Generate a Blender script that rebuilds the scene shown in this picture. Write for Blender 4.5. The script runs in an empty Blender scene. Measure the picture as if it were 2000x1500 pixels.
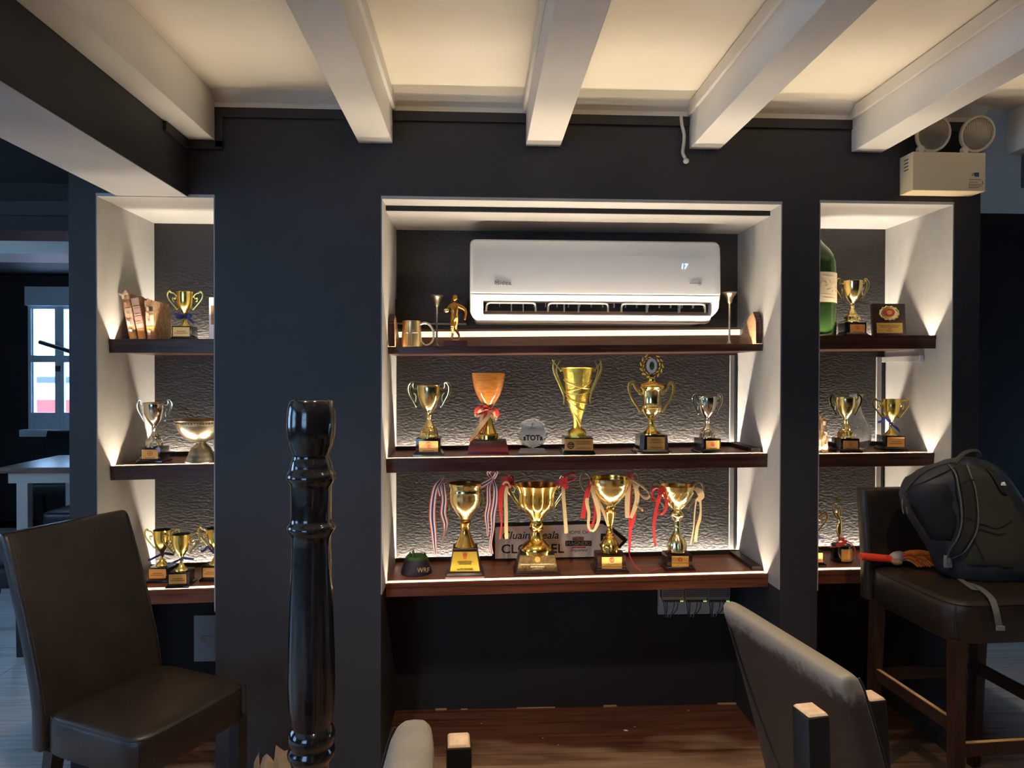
import bpy, bmesh, math, random
from mathutils import Vector, Matrix
random.seed(7)
SC = bpy.context.scene
COL = SC.collection

# ---------------------------------------------------------------- camera
F, YAW, PITCH, ROLL = 1354.7, .0471, .0100, .0024
CAM = Vector((0, -2.62, 1.475))
_r = Vector((math.cos(YAW), -math.sin(YAW), 0)); _f = Vector((math.sin(YAW), math.cos(YAW), 0)); _u = Vector((0, 0, 1))
_f2 = _f * math.cos(PITCH) - _u * math.sin(PITCH); _u2 = _u * math.cos(PITCH) + _f * math.sin(PITCH)
RT = _r * math.cos(ROLL) + _u2 * math.sin(ROLL); UP = _u2 * math.cos(ROLL) - _r * math.sin(ROLL); FW = _f2
cam = bpy.data.cameras.new('camera'); co = bpy.data.objects.new('camera', cam); COL.objects.link(co)
cam.sensor_fit = 'HORIZONTAL'; cam.sensor_width = 36.0; cam.lens = 36.0 * F / 2000.0; cam.clip_start = .02
co.matrix_world = Matrix(((RT.x, UP.x, -FW.x, CAM.x), (RT.y, UP.y, -FW.y, CAM.y), (RT.z, UP.z, -FW.z, CAM.z), (0, 0, 0, 1)))
SC.camera = co
# ---------------------------------------------------------------- look
SC.view_settings.view_transform = 'Standard'; SC.view_settings.look = 'None'
SC.view_settings.gamma = 1.0; SC.view_settings.use_curve_mapping = False
SC.view_settings.exposure = 0.0
# ---------------------------------------------------------------- sky
W = bpy.data.worlds.new('daylight'); SC.world = W; W.use_nodes = True
_bg = W.node_tree.nodes['Background']; _bg.inputs[0].default_value = (.36, .62, 1.0, 1); _bg.inputs[1].default_value = 9.0

def area(name, loc, rot, sx, sy, power, col, spread=180):
    l = bpy.data.lights.new(name, 'AREA'); l.shape = 'RECTANGLE'; l.size = sx; l.size_y = sy
    l.energy = power; l.color = col; l.spread = math.radians(spread)
    o = bpy.data.objects.new(name, l); COL.objects.link(o); o.location = loc; o.rotation_euler = rot
    return o
LED = (1.0, .86, .66)
LEDW = 6.0          # watts per metre of the front strips
REARW = 13.0         # watts per metre of the strips along the back of each shelf
LAMPS = ((-.05, -1.32), (1.17, -1.36), (-.72, -1.5), (.55, -2.9))
# recessed ceiling lamps over the tables behind the camera
for lx, ly in LAMPS:
    l = bpy.data.lights.new('ceiling_lamp_light', 'SPOT'); l.energy = 62; l.color = (1, .80, .58); l.spot_size = math.radians(110); l.spot_blend = .6; l.shadow_soft_size = .035
    o = bpy.data.objects.new('ceiling_lamp_light', l); COL.objects.link(o); o.location = (lx, ly, 2.49)
# daylight comes through the windows: portals only steer the sampling of the sky
for nm, loc, rot, sx, sy in (('portal', (-4.3, 4.64, 1.62), (math.radians(-90), 0, 0), .6, 1.5),
                             ('portal', (-5.18, .6, 1.5), (0, math.radians(-90), 0), 1.6, 1.5),
                             ('portal', (-5.18, -2.4, 1.5), (0, math.radians(-90), 0), 1.6, 1.5),
                             ('portal', (5.18, .97, .52), (0, math.radians(90), 0), .95, 1.05), ('portal', (-1.9, -4.98, 1.5), (math.radians(90), 0, 0), 1.6, 1.5)):
    o = area(nm, loc, rot, sx, sy, 1, (1, 1, 1)); o.data.cycles.is_portal = True

# ---------------------------------------------------------------- pixel helpers (photo pixel <-> world point at a known depth)
def ray(px, py): return FW + RT * ((px - 1000) / F) + UP * ((750 - py) / F)
def ay(px, py, Y):
    d = ray(px, py); return CAM + d * ((Y - CAM.y) / d.y)
def az(px, py, Z):
    d = ray(px, py); return CAM + d * ((Z - CAM.z) / d.z)
def pr(p):
    d = Vector(p) - CAM; t = d.dot(FW); return 1000 + F * d.dot(RT) / t, 750 - F * d.dot(UP) / t
def scl(p): return (Vector(p) - CAM).dot(FW) / F      # metres per photo pixel at a point

# ---------------------------------------------------------------- materials
def mat(name, col, rough=.5, metal=0.0, spec=.5, noise=None, bump=None, emit=None, trans=0, ior=1.45, coat=0, col2=None):
    """noise=(scale xyz, detail) mixes col and col2 ; bump=(scale, strength, distance)"""
    m = bpy.data.materials.new(name); m.use_nodes = True; nt = m.node_tree; b = nt.nodes['Principled BSDF']
    b.inputs['Base Color'].default_value = (*col, 1); b.inputs['Roughness'].default_value = rough
    b.inputs['Metallic'].default_value = metal; b.inputs['Specular IOR Level'].default_value = spec
    b.inputs['IOR'].default_value = ior; b.inputs['Transmission Weight'].default_value = trans; b.inputs['Coat Weight'].default_value = coat
    if emit: b.inputs['Emission Color'].default_value = (*emit[0], 1); b.inputs['Emission Strength'].default_value = emit[1]
    if noise or bump: pos = nt.nodes.new('ShaderNodeNewGeometry')
    if noise:
        mp = nt.nodes.new('ShaderNodeMapping'); mp.inputs['Scale'].default_value = noise[0]
        n = nt.nodes.new('ShaderNodeTexNoise'); n.inputs['Scale'].default_value = 1; n.inputs['Detail'].default_value = noise[1]; n.inputs['Roughness'].default_value = .6
        r = nt.nodes.new('ShaderNodeValToRGB'); r.color_ramp.elements[0].position = noise[2] if len(noise) > 2 else .38; r.color_ramp.elements[1].position = noise[3] if len(noise) > 3 else .64
        r.color_ramp.elements[0].color = (*col, 1); r.color_ramp.elements[1].color = (*(col2 or [c * 1.5 for c in col]), 1)
        nt.links.new(pos.outputs['Position'], mp.inputs['Vector']); nt.links.new(mp.outputs[0], n.inputs['Vector']); nt.links.new(n.outputs['Fac'], r.inputs[0]); nt.links.new(r.outputs[0], b.inputs['Base Color'])
    if bump:
        n2 = nt.nodes.new('ShaderNodeTexNoise'); n2.inputs['Scale'].default_value = bump[0]; n2.inputs['Detail'].default_value = 4
        bp = nt.nodes.new('ShaderNodeBump'); bp.inputs['Strength'].default_value = bump[1]; bp.inputs['Distance'].default_value = bump[2]
        mb = nt.nodes.new('ShaderNodeMapping'); mb.inputs['Scale'].default_value = bump[3] if len(bump) > 3 else (1, 1, 1); nt.links.new(pos.outputs['Position'], mb.inputs[0]); nt.links.new(mb.outputs[0], n2.inputs['Vector']); nt.links.new(n2.outputs['Fac'], bp.inputs['Height']); nt.links.new(bp.outputs[0], b.inputs['Normal'])
    return m
M = {}
M['wall'] = mat('charcoal_paint', (.024, .0235, .026), .55, noise=((3, 3, 3), 4), col2=(.030, .029, .031), bump=(60, .15, .004))
M['plaster'] = mat('rough_dark_plaster', (.034, .030, .028), .5, bump=(95, .75, .006, (.65, 1, 1.25)))
M['liner'] = mat('pale_grey_paint', (.33, .315, .29), .6, noise=((4, 4, 3), 4), col2=(.40, .38, .35), bump=(40, .1, .004))
M['soffit'] = mat('soffit_white', (.40, .375, .35), .6, noise=((3, 3, 3), 3), col2=(.45, .425, .395))
M['ceil'] = mat('cream_ceiling', (.74, .66, .53), .7, noise=((1.5, 1.5, 1.5), 3), col2=(.80, .72, .59))
M['beam'] = mat('beam_white', (.66, .62, .56), .5, noise=((4, 1, 4), 3), col2=(.72, .68, .62))
M['trimw'] = mat('cornice_white', (.70, .66, .58), .5)
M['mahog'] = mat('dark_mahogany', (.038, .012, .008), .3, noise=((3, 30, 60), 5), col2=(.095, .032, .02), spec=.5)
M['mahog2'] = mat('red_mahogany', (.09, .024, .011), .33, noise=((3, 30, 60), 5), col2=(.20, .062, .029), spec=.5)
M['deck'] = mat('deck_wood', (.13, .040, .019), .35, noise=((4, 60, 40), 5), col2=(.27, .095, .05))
M['batten'] = mat('batten_dark', (.02, .011, .009), .5)
M['pale'] = mat('pale_pine', (.30, .16, .08), .5, noise=((5, 25, 60), 4), col2=(.40, .23, .125))
M['slot'] = mat('slot_wood', (.20, .13, .08), .6)
M['gold'] = mat('gold', (.96, .71, .18), .20, 1.0)
M['goldl'] = mat('pale_gold', (.96, .79, .36), .18, 1.0)
M['goldd'] = mat('deep_gold', (.92, .58, .13), .20, 1.0)
M['goldh'] = mat('gold_satin', (.98, .74, .20), .34, 1.0)
M['goldt'] = mat('gold_textured', (.95, .72, .13), .22, 1.0)
def hatch(m):
    nt = m.node_tree; b = nt.nodes['Principled BSDF']; g = nt.nodes.new('ShaderNodeNewGeometry'); prev = None
    for an in (.8, -.8):
        mp = nt.nodes.new('ShaderNodeMapping'); mp.inputs['Rotation'].default_value = (0, an, 0); w = nt.nodes.new('ShaderNodeTexWave'); w.inputs['Scale'].default_value = 75; w.bands_direction = 'X'; nt.links.new(g.outputs['Position'], mp.inputs[0]); nt.links.new(mp.outputs[0], w.inputs['Vector'])
        if prev: mu = nt.nodes.new('ShaderNodeMath'); mu.operation = 'MULTIPLY'; nt.links.new(prev.outputs['Fac'], mu.inputs[0]); nt.links.new(w.outputs['Fac'], mu.inputs[1])
        prev = w
    bp = nt.nodes.new('ShaderNodeBump'); bp.inputs['Strength'].default_value = .5; bp.inputs['Distance'].default_value = .0015; nt.links.new(mu.outputs[0], bp.inputs['Height']); nt.links.new(bp.outputs[0], b.inputs['Normal'])
hatch(M['goldt'])
M['silver'] = mat('silver_gold', (.86, .78, .62), .14, 1.0)
M['pewter'] = mat('pewter', (.55, .46, .32), .3, 1.0, bump=(200, .08, .002))
M['pewterd'] = mat('dark_pewter', (.27, .23, .17), .38, 1.0, bump=(150, .2, .002))
M['bronze'] = mat('bronze', (.46, .22, .05), .3, 1.0)
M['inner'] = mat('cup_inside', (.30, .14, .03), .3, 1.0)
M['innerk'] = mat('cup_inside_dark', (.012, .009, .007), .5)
M['black'] = mat('black_lacquer', (.008, .007, .007), .18, coat=.3)
M['void'] = mat('black_paint', (.004, .004, .004), .8)
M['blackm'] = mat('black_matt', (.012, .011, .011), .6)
M['brownbase'] = mat('dark_brown_base', (.030, .011, .009), .28)
M['maroon'] = mat('maroon_wood', (.032, .004, .005), .3)
M['plate'] = mat('gold_plate', (.80, .50, .13), .35, .55)
M['plateo'] = mat('orange_gold_plate', (.80, .42, .12), .38, .5)
M['brass'] = mat('aged_brass', (.30, .20, .07), .4, .7, noise=((60, 60, 60), 4), col2=(.15, .09, .035))
M['ink'] = mat('ink', (.05, .03, .015), .6)
M['inkl'] = mat('engraving_light', (.75, .60, .36), .5)
M['redink'] = mat('red_print', (.55, .06, .03), .5)
M['cream'] = mat('cream_plate', (.88, .70, .54), .45)
M['honey'] = mat('honey_wood', (.46, .15, .025), .12, noise=((25, 25, 120), 4), col2=(.60, .23, .05), coat=.6)
M['navyrib'] = mat('navy_ribbon', (.014, .016, .13), .45)
M['redrib'] = mat('red_ribbon', (.62, .035, .035), .45)
M['goldrib'] = mat('gold_ribbon', (.80, .56, .27), .4)
M['glass'] = mat('clear_glass', (.97, .98, .97), .02, trans=1, ior=1.45)
M['carafe'] = mat('carafe_glass', (.93, .94, .93), .06, trans=.86, ior=1.5)
M['medalw'] = mat('pale_medal', (.72, .69, .62), .3)
M['frost'] = mat('frosted_glass', (.80, .84, .85), .35, trans=.75, ior=1.4)
M['green'] = mat('green_glass', (.16, .34, .10), .03, trans=.9, ior=1.5)
M['label'] = mat('paper_label', (.72, .58, .38), .7)
M['white'] = mat('white_plastic', (.80, .78, .74), .22)
M['whitev'] = mat('vane_plastic', (.62, .56, .48), .4)
M['dark'] = mat('dark_inside', (.015, .012, .011), .7)
M['greytext'] = mat('grey_text', (.18, .17, .16), .5)
M['digit'] = mat('digit_glow', (.3, .5, 1), .5, emit=((.35, .6, 1), 2.2))
M['beige'] = mat('beige_metal', (.78, .62, .37), .4)
M['beigel'] = mat('beige_lamp', (.72, .62, .44), .4)
M['reflector'] = mat('lamp_reflector', (.62, .52, .36), .25, .9)
M['lens'] = mat('lens_glass', (.9, .88, .82), .08, trans=.9, ior=1.4)
M['leather'] = mat('brown_leather', (.0135, .0092, .0068), .36, noise=((9, 9, 9), 5), col2=(.024, .016, .0115), bump=(260, .25, .003), spec=.55)
M['leatherw'] = mat('worn_leather', (.050, .040, .034), .5, noise=((14, 14, 14), 6), col2=(.13, .105, .085), bump=(260, .25, .003))
M['leatherp'] = mat('pale_worn_leather', (.145, .132, .118), .5, noise=((30, 30, 30), 6), col2=(.175, .16, .142), bump=(260, .2, .003))
M['leatherd'] = mat('black_leather', (.012, .013, .017), .4, bump=(200, .2, .003))
M['seam'] = mat('seam_thread', (.012, .009, .007), .6)
M['leg'] = mat('dark_leg_wood', (.018, .0065, .004), .4, noise=((30, 30, 6), 4), col2=(.040, .015, .009))
M['legk'] = mat('black_leg_wood', (.010, .009, .009), .4)
M['worn'] = mat('worn_bare_wood', (.42, .24, .10), .5, noise=((12, 12, 12), 4), col2=(.60, .38, .18))
M['wornp'] = mat('worn_pale_top', (.40, .27, .17), .55, noise=((30, 30, 30), 4), col2=(.55, .40, .28))
M['newel'] = mat('black_gloss_paint', (.007, .007, .008), .17, coat=.5, bump=(35, .12, .004))
M['navycloth'] = mat('navy_nylon', (.026, .029, .036), .55, bump=(400, .3, .002))
M['olive'] = mat('olive_mesh', (.085, .080, .055), .8, bump=(700, .5, .003))
M['strapm'] = mat('strap_cloth', (.052, .050, .040), .75, bump=(500, .4, .002))
M['piping'] = mat('grey_piping', (.105, .105, .095), .6)
M['webbing'] = mat('grey_webbing', (.11, .11, .095), .6)
M['buckle'] = mat('grey_buckle', (.17, .17, .16), .4)
M['duster'] = mat('red_plastic', (.80, .055, .02), .4)
M['noodle'] = mat('orange_chenille', (.78, .21, .02), .8)
M['cuff'] = mat('grey_cuff', (.35, .30, .27), .7)
M['bookc'] = mat('torn_book_spine', (.27, .14, .065), .7, noise=((70, 70, 45), 4), col2=(.46, .31, .19))
M['bookb'] = mat('brown_book', (.22, .09, .05), .6, noise=((40, 40, 60), 4), col2=(.35, .17, .09))
M['bookp'] = mat('old_pages', (.40, .25, .13), .8, noise=((200, 200, 40), 3), col2=(.52, .36, .20))
M['bookd'] = mat('dark_book_top', (.03, .018, .012), .7)
M['ochre'] = mat('ochre_spine', (.42, .20, .05), .55)
M['mauve'] = mat('mauve_spine', (.32, .20, .17), .6)
M['tablew'] = mat('table_top_wood', (.16, .085, .06), .3, noise=((4, 40, 40), 4), col2=(.26, .15, .11))
M['tablel'] = mat('cream_table_leg', (.62, .55, .48), .5)
M['teeb'] = mat('navy_rubber', (.016, .016, .032), .55)
M['teeg'] = mat('green_rubber', (.028, .085, .022), .6)
M['winframe'] = mat('window_frame_paint', (.72, .80, .86), .4)
M['pane'] = mat('window_glass', (1, 1, 1), .0, trans=1, ior=1.02)
M['facade'] = mat('white_facade', (.80, .80, .80), .8)
M['redband'] = mat('red_shopfront', (.80, .06, .05), .6)
M['psu'] = mat('psu_metal', (.36, .34, .32), .45, .6)
M['psulab'] = mat('psu_label', (.50, .37, .24), .6)
M['wirek'] = mat('black_wire', (.012, .011, .011), .4)
M['wireb'] = mat('blue_wire', (.05, .08, .22), .4)
M['wirew'] = mat('pale_wire', (.55, .52, .48), .4)
M['led'] = mat('green_indicator', (.2, 1, .1), .5, emit=((.35, 1, .15), 4))
M['board'] = mat('white_board', (.55, .50, .45), .6)
M['socket'] = mat('grey_cover_plate', (.48, .48, .50), .45)
M['paperw'] = mat('crumpled_paper', (.58, .44, .30), .8)
M['speaker'] = mat('grey_box', (.09, .095, .10), .5)
M['diff'] = mat('led_diffuser', (.9, .85, .75), .5, emit=((1.0, .80, .52), 1.5))
M['lampglow'] = mat('lamp_glow', (1, .9, .7), .5, emit=((1, .78, .5), 14))
# floor planks: red-brown varnish worn away towards the walkway
def floor_mat():
    m = bpy.data.materials.new('worn_floorboards'); m.use_nodes = True; nt = m.node_tree; b = nt.nodes['Principled BSDF']
    g = nt.nodes.new('ShaderNodeNewGeometry')
    def noise(s, d):
        mp = nt.nodes.new('ShaderNodeMapping'); mp.inputs['Scale'].default_value = s; n = nt.nodes.new('ShaderNodeTexNoise'); n.inputs['Scale'].default_value = 1; n.inputs['Detail'].default_value = d
        nt.links.new(g.outputs['Position'], mp.inputs[0]); nt.links.new(mp.outputs[0], n.inputs['Vector']); return n
    a = noise((2.6, 55, 10), 7); w = noise((2.4, 9, 1), 8)
    r1 = nt.nodes.new('ShaderNodeValToRGB'); e = r1.color_ramp.elements; e[0].position = .3; e[0].color = (.040, .014, .008, 1); e[1].position = .72; e[1].color = (.14, .050, .027, 1)
    r2 = nt.nodes.new('ShaderNodeValToRGB'); e = r2.color_ramp.elements; e[0].position = .3; e[0].color = (.17, .095, .055, 1); e[1].position = .72; e[1].color = (.34, .22, .14, 1)
    nt.links.new(a.outputs['Fac'], r1.inputs[0]); nt.links.new(a.outputs['Fac'], r2.inputs[0])
    # wear: the boards close to the niche keep their varnish
    sx = nt.nodes.new('ShaderNodeSeparateXYZ'); nt.links.new(g.outputs['Position'], sx.inputs[0])
    mr = nt.nodes.new('ShaderNodeMapRange'); mr.inputs[1].default_value = .34; mr.inputs[2].default_value = -.08; nt.links.new(sx.outputs['Y'], mr.inputs[0])
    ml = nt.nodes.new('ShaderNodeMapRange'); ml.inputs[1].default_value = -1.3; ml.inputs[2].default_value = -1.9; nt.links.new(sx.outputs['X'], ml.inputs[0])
    mx = mr
    ad = nt.nodes.new('ShaderNodeMath'); ad.operation = 'MULTIPLY_ADD'; ad.inputs[1].default_value = .55; nt.links.new(mx.outputs[0], ad.inputs[0]); nt.links.new(w.outputs['Fac'], ad.inputs[2])
    st = nt.nodes.new('ShaderNodeMapRange'); st.inputs[1].default_value = .72; st.inputs[2].default_value = .95; nt.links.new(ad.outputs[0], st.inputs[0])
    mi = nt.nodes.new('ShaderNodeMix'); mi.data_type = 'RGBA'; nt.links.new(st.outputs[0], mi.inputs[0]); nt.links.new(r1.outputs[0], mi.inputs[6]); nt.links.new(r2.outputs[0], mi.inputs[7])
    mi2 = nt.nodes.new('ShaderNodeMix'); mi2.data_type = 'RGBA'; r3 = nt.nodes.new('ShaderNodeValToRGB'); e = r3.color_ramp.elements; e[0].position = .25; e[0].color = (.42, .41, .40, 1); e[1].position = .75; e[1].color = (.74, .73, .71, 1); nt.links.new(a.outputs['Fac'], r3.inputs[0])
    mr2 = nt.nodes.new('ShaderNodeMapRange'); mr2.inputs[1].default_value = 2.05; mr2.inputs[2].default_value = 2.5; nt.links.new(sx.outputs['X'], mr2.inputs[0]); mxx = nt.nodes.new('ShaderNodeMath'); mxx.operation = 'MAXIMUM'; nt.links.new(ml.outputs[0], mxx.inputs[0]); nt.links.new(mr2.outputs[0], mxx.inputs[1])  # boards right of the niche wall whitened to paint in the daylight there
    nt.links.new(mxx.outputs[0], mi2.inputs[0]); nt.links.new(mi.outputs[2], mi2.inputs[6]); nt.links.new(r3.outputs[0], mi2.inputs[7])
    nt.links.new(mi2.outputs[2], b.inputs['Base Color']); b.inputs['Roughness'].default_value = .42
    return m
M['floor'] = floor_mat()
def stripe_mat():
    m = bpy.data.materials.new('striped_ribbon'); m.use_nodes = True; nt = m.node_tree; b = nt.nodes['Principled BSDF']
    uv = nt.nodes.new('ShaderNodeUVMap'); sp = nt.nodes.new('ShaderNodeSeparateXYZ'); r = nt.nodes.new('ShaderNodeValToRGB'); r.color_ramp.interpolation = 'CONSTANT'
    R_, W_, B_ = (.62, .09, .05, 1), (.78, .70, .62, 1), (.025, .035, .16, 1)
    e = r.color_ramp.elements; e[0].color = R_; e[1].position = .16; e[1].color = W_
    for p, c in ((.34, B_), (.66, W_), (.84, R_)): x = e.new(p); x.color = c
    nt.links.new(uv.outputs[0], sp.inputs[0]); nt.links.new(sp.outputs[0], r.inputs[0]); nt.links.new(r.outputs[0], b.inputs['Base Color']); b.inputs['Roughness'].default_value = .5
    return m
M['stripe'] = stripe_mat()

# ---------------------------------------------------------------- mesh helpers
def obj(name, bm, m, parent=None, smooth=False, kind=None, loc=None):
    me = bpy.data.meshes.new(name); bmesh.ops.recalc_face_normals(bm, faces=bm.faces); bm.to_mesh(me); bm.free()
    for k in (m if isinstance(m, (list, tuple)) else [m]): me.materials.append(M[k] if isinstance(k, str) else k)
    if smooth:
        me.polygons.foreach_set('use_smooth', [True] * len(me.polygons)); me.set_sharp_from_angle(angle=math.radians(38 if smooth is True else smooth))
    o = bpy.data.objects.new(name, me); COL.objects.link(o)
    if parent: o.parent = parent
    if loc is not None: o.location = loc
    if kind: o['kind'] = kind
    return o
def thing(name, label, cat, loc=(0, 0, 0), rz=0.0, group=None):
    o = bpy.data.objects.new(name, None); COL.objects.link(o); o.empty_display_size = .05
    o.location = loc; o.rotation_euler = (0, 0, rz); o['label'] = label; o['category'] = cat
    if group: o['group'] = group
    return o
def tag(o, label, cat, group=None):
    o['label'] = label; o['category'] = cat
    if group: o['group'] = group
    return o
def dup(root, loc, label=None, rz=None):
    r = root.copy(); COL.objects.link(r); r.location = loc
    if rz is not None: r.rotation_euler = (0, 0, rz)
    if label: r['label'] = label
    for ch in list(root.children):
        c = ch.copy(); COL.objects.link(c); c.parent = r
        for g in ch.children:
            d = g.copy(); COL.objects.link(d); d.parent = c
    return r
def box(bm, x0, x1, y0, y1, z0, z1, bev=0, seg=2):
    vs = [bm.verts.new(p) for p in ((x0, y0, z0), (x1, y0, z0), (x1, y1, z0), (x0, y1, z0), (x0, y0, z1), (x1, y0, z1), (x1, y1, z1), (x0, y1, z1))]
    fs = [bm.faces.new([vs[i] for i in f]) for f in ((0, 3, 2, 1), (4, 5, 6, 7), (0, 1, 5, 4), (1, 2, 6, 5), (2, 3, 7, 6), (3, 0, 4, 7))]
    if bev:
        es = list({e for f in fs for e in f.edges}); bmesh.ops.bevel(bm, geom=es, offset=bev, segments=seg, affect='EDGES', profile=.6)
    return vs
def hexa(bm, p):      # eight corners, bottom ring then top ring
    vs = [bm.verts.new(q) for q in p]
    for f in ((0, 3, 2, 1), (4, 5, 6, 7), (0, 1, 5, 4), (1, 2, 6, 5), (2, 3, 7, 6), (3, 0, 4, 7)): bm.faces.new([vs[i] for i in f])
    return vs
def mbox(*a, **k):
    bm = bmesh.new(); box(bm, *a, **k); return bm
def frustum(bm, w0, d0, z0, w1, d1, z1, bev=0, cx=0, cy=0):
    p = [(cx - w0 / 2, cy - d0 / 2, z0), (cx + w0 / 2, cy - d0 / 2, z0), (cx + w0 / 2, cy + d0 / 2, z0), (cx - w0 / 2, cy + d0 / 2, z0),
         (cx - w1 / 2, cy - d1 / 2, z1), (cx + w1 / 2, cy - d1 / 2, z1), (cx + w1 / 2, cy + d1 / 2, z1), (cx - w1 / 2, cy + d1 / 2, z1)]
    vs = hexa(bm, p)
    if bev:
        es = list({e for v in vs for e in v.link_edges}); bmesh.ops.bevel(bm, geom=es, offset=bev, segments=2, affect='EDGES', profile=.6)
def lathe(bm, prof, seg=40, flute=None, cx=0, cy=0, cap=(True, True), lobe=None):
    """prof = [(z, r)] ; flute=(z0,z1,n,depth) ripples the wall"""
    rings = []
    for z, r in prof:
        ring = []
        for i in range(seg):
            a = 2 * math.pi * i / seg; q = r
            if flute:
                for z0, z1, n, d in (flute if isinstance(flute[0], tuple) else (flute,)):
                    if z0 <= z <= z1:
                        t = math.sin(math.pi * (z - z0) / max(z1 - z0, 1e-9)) ** .5 if z1 > z0 else 1
                        q = r * (1 - d * t * abs(math.cos(n * a / 2)))
            ring.append(bm.verts.new((cx + q * math.cos(a), cy + q * math.sin(a), z)))
        rings.append(ring)
    for a, b in zip(rings, rings[1:]):
        for i in range(seg): bm.faces.new((a[i], a[(i + 1) % seg], b[(i + 1) % seg], b[i]))
    if cap[0]: bm.faces.new(rings[0][::-1])
    if cap[1]: bm.faces.new(rings[-1])
def smooth_pts(pts, n=6):
    P = [Vector(p) for p in pts]; out = []
    for i in range(len(P) - 1):
        a, b, c, d = P[max(i - 1, 0)], P[i], P[i + 1], P[min(i + 2, len(P) - 1)]
        for k in range(n):
            t = k / n; out.append(.5 * ((2 * b) + (c - a) * t + (2 * a - 5 * b + 4 * c - d) * t * t + (3 * b - a - 3 * c + d) * t ** 3))
    out.append(P[-1]); return out
def tube(bm, pts, rad, seg=10, n=6, flat=1.0, closed=False):
    """round bar along a smooth path; rad is one radius or one per given point"""
    k = len(pts); rr = rad if isinstance(rad, (list, tuple)) else [rad] * k
    P = smooth_pts(pts, n) if n > 1 else [Vector(p) for p in pts]
    R_ = [rr[min(int(i / max(n, 1)), k - 1)] * (1 - (i / max(n, 1)) % 1) + rr[min(int(i / max(n, 1)) + 1, k - 1)] * ((i / max(n, 1)) % 1) for i in range(len(P))]
    prev = None; rings = []
    for i, p in enumerate(P):
        t = (P[min(i + 1, len(P) - 1)] - P[max(i - 1, 0)])
        t = t.normalized() if t.length > 1e-9 else Vector((0, 0, 1))
        if prev is None:
            ref = Vector((0, 1, 0)) if abs(t.y) < .9 else Vector((1, 0, 0)); u = (ref - t * ref.dot(t)).normalized()
        else:
            u = prev - t * prev.dot(t); u = u.normalized() if u.length > 1e-6 else t.orthogonal().normalized()
        prev = u; v = t.cross(u)
        rings.append([bm.verts.new(p + u * (R_[i] * flat * math.cos(2 * math.pi * j / seg)) + v * (R_[i] * math.sin(2 * math.pi * j / seg))) for j in range(seg)])
    for a, b in zip(rings, rings[1:]):
        for j in range(seg): bm.faces.new((a[j], a[(j + 1) % seg], b[(j + 1) % seg], b[j]))
    if not closed: bm.faces.new(rings[0][::-1]); bm.faces.new(rings[-1])
    else:
        for j in range(seg): bm.faces.new((rings[-1][j], rings[-1][(j + 1) % seg], rings[0][(j + 1) % seg], rings[0][j]))
def prism(bm, poly, y0, y1):           # polygon in x,z extruded in y
    a = [bm.verts.new((x, y0, z)) for x, z in poly]; b = [bm.verts.new((x, y1, z)) for x, z in poly]
    bm.faces.new(a); bm.faces.new(b[::-1])
    for i in range(len(poly)): j = (i + 1) % len(poly); bm.faces.new((a[j], a[i], b[i], b[j]))
def ball(bm, c, r, su=14, sv=10, sc=(1, 1, 1)):
    q = bmesh.ops.create_uvsphere(bm, u_segments=su, v_segments=sv, radius=r)['verts']
    for v in q: v.co = Vector((v.co.x * sc[0], v.co.y * sc[1], v.co.z * sc[2])) + Vector(c)
def ribbon(bm, pts, w, n=6, tw=None, th=.0006):
    """cloth band along a path, width w (or one per point); tw = per-point angle of the width direction in the x,y plane, 9 = upright, 8 = half upright"""
    k = len(pts); ww = w if isinstance(w, (list, tuple)) else [w] * k; tt = tw or [0] * k
    P = smooth_pts(pts, n); uvl = bm.loops.layers.uv.verify(); rows = []
    for i, p in enumerate(P):
        f = i / n; a = min(int(f), k - 1); b = min(a + 1, k - 1); fr = f - a
        wi = ww[a] * (1 - fr) + ww[b] * fr; an = tt[a] * (1 - fr) + tt[b] * fr
        t = (P[min(i + 1, len(P) - 1)] - P[max(i - 1, 0)]).normalized()
        d = Vector((0, 0, 1)) if an > 8.5 else Vector((0, .75, .66)) if an > 7.5 else Vector((math.cos(an), math.sin(an), 0)); d = d - t * d.dot(t)
        d = d.normalized() if d.length > .15 else (Vector((0, 0, 1)) - t * t.z).normalized() if abs(t.z) < .9 else Vector((1, 0, 0))
        nn = t.cross(d).normalized() * th
        rows.append([bm.verts.new(p - d * wi / 2 + nn), bm.verts.new(p + d * wi / 2 + nn), bm.verts.new(p + d * wi / 2 - nn), bm.verts.new(p - d * wi / 2 - nn)])
    U = (0, 1, 1, 0)
    for a, b in zip(rows, rows[1:]):
        for j in range(4):
            k2 = (j + 1) % 4; f = bm.faces.new((a[j], a[k2], b[k2], b[j]))
            for l, u in zip(f.loops, (U[j], U[k2], U[k2], U[j])): l[uvl].uv = (u, 0)
    bm.faces.new(rows[0][::-1]); bm.faces.new(rows[-1])
_fonts = {}
def text(name, s, size, m, parent, loc, rot=(math.pi / 2, 0, 0), shear=0, bold=0, align='CENTER', ext=.0004, sx=1.0, space=1.0):
    c = bpy.data.curves.new(name, 'FONT'); c.body = s; c.size = size; c.shear = shear; c.offset = bold * size; c.align_x = align; c.align_y = 'CENTER'; c.extrude = ext; c.space_character = space; c.resolution_u = 3
    t = bpy.data.objects.new(name, c); COL.objects.link(t); dg = bpy.context.evaluated_depsgraph_get()
    me = bpy.data.meshes.new_from_object(t.evaluated_get(dg)); bpy.data.objects.remove(t); bpy.data.curves.remove(c)
    me.materials.clear(); me.materials.append(M[m]); o = bpy.data.objects.new(name, me); COL.objects.link(o); o.parent = parent; o.location = loc; o.rotation_euler = rot; o.scale = (sx, 1, 1)
    return o
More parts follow.
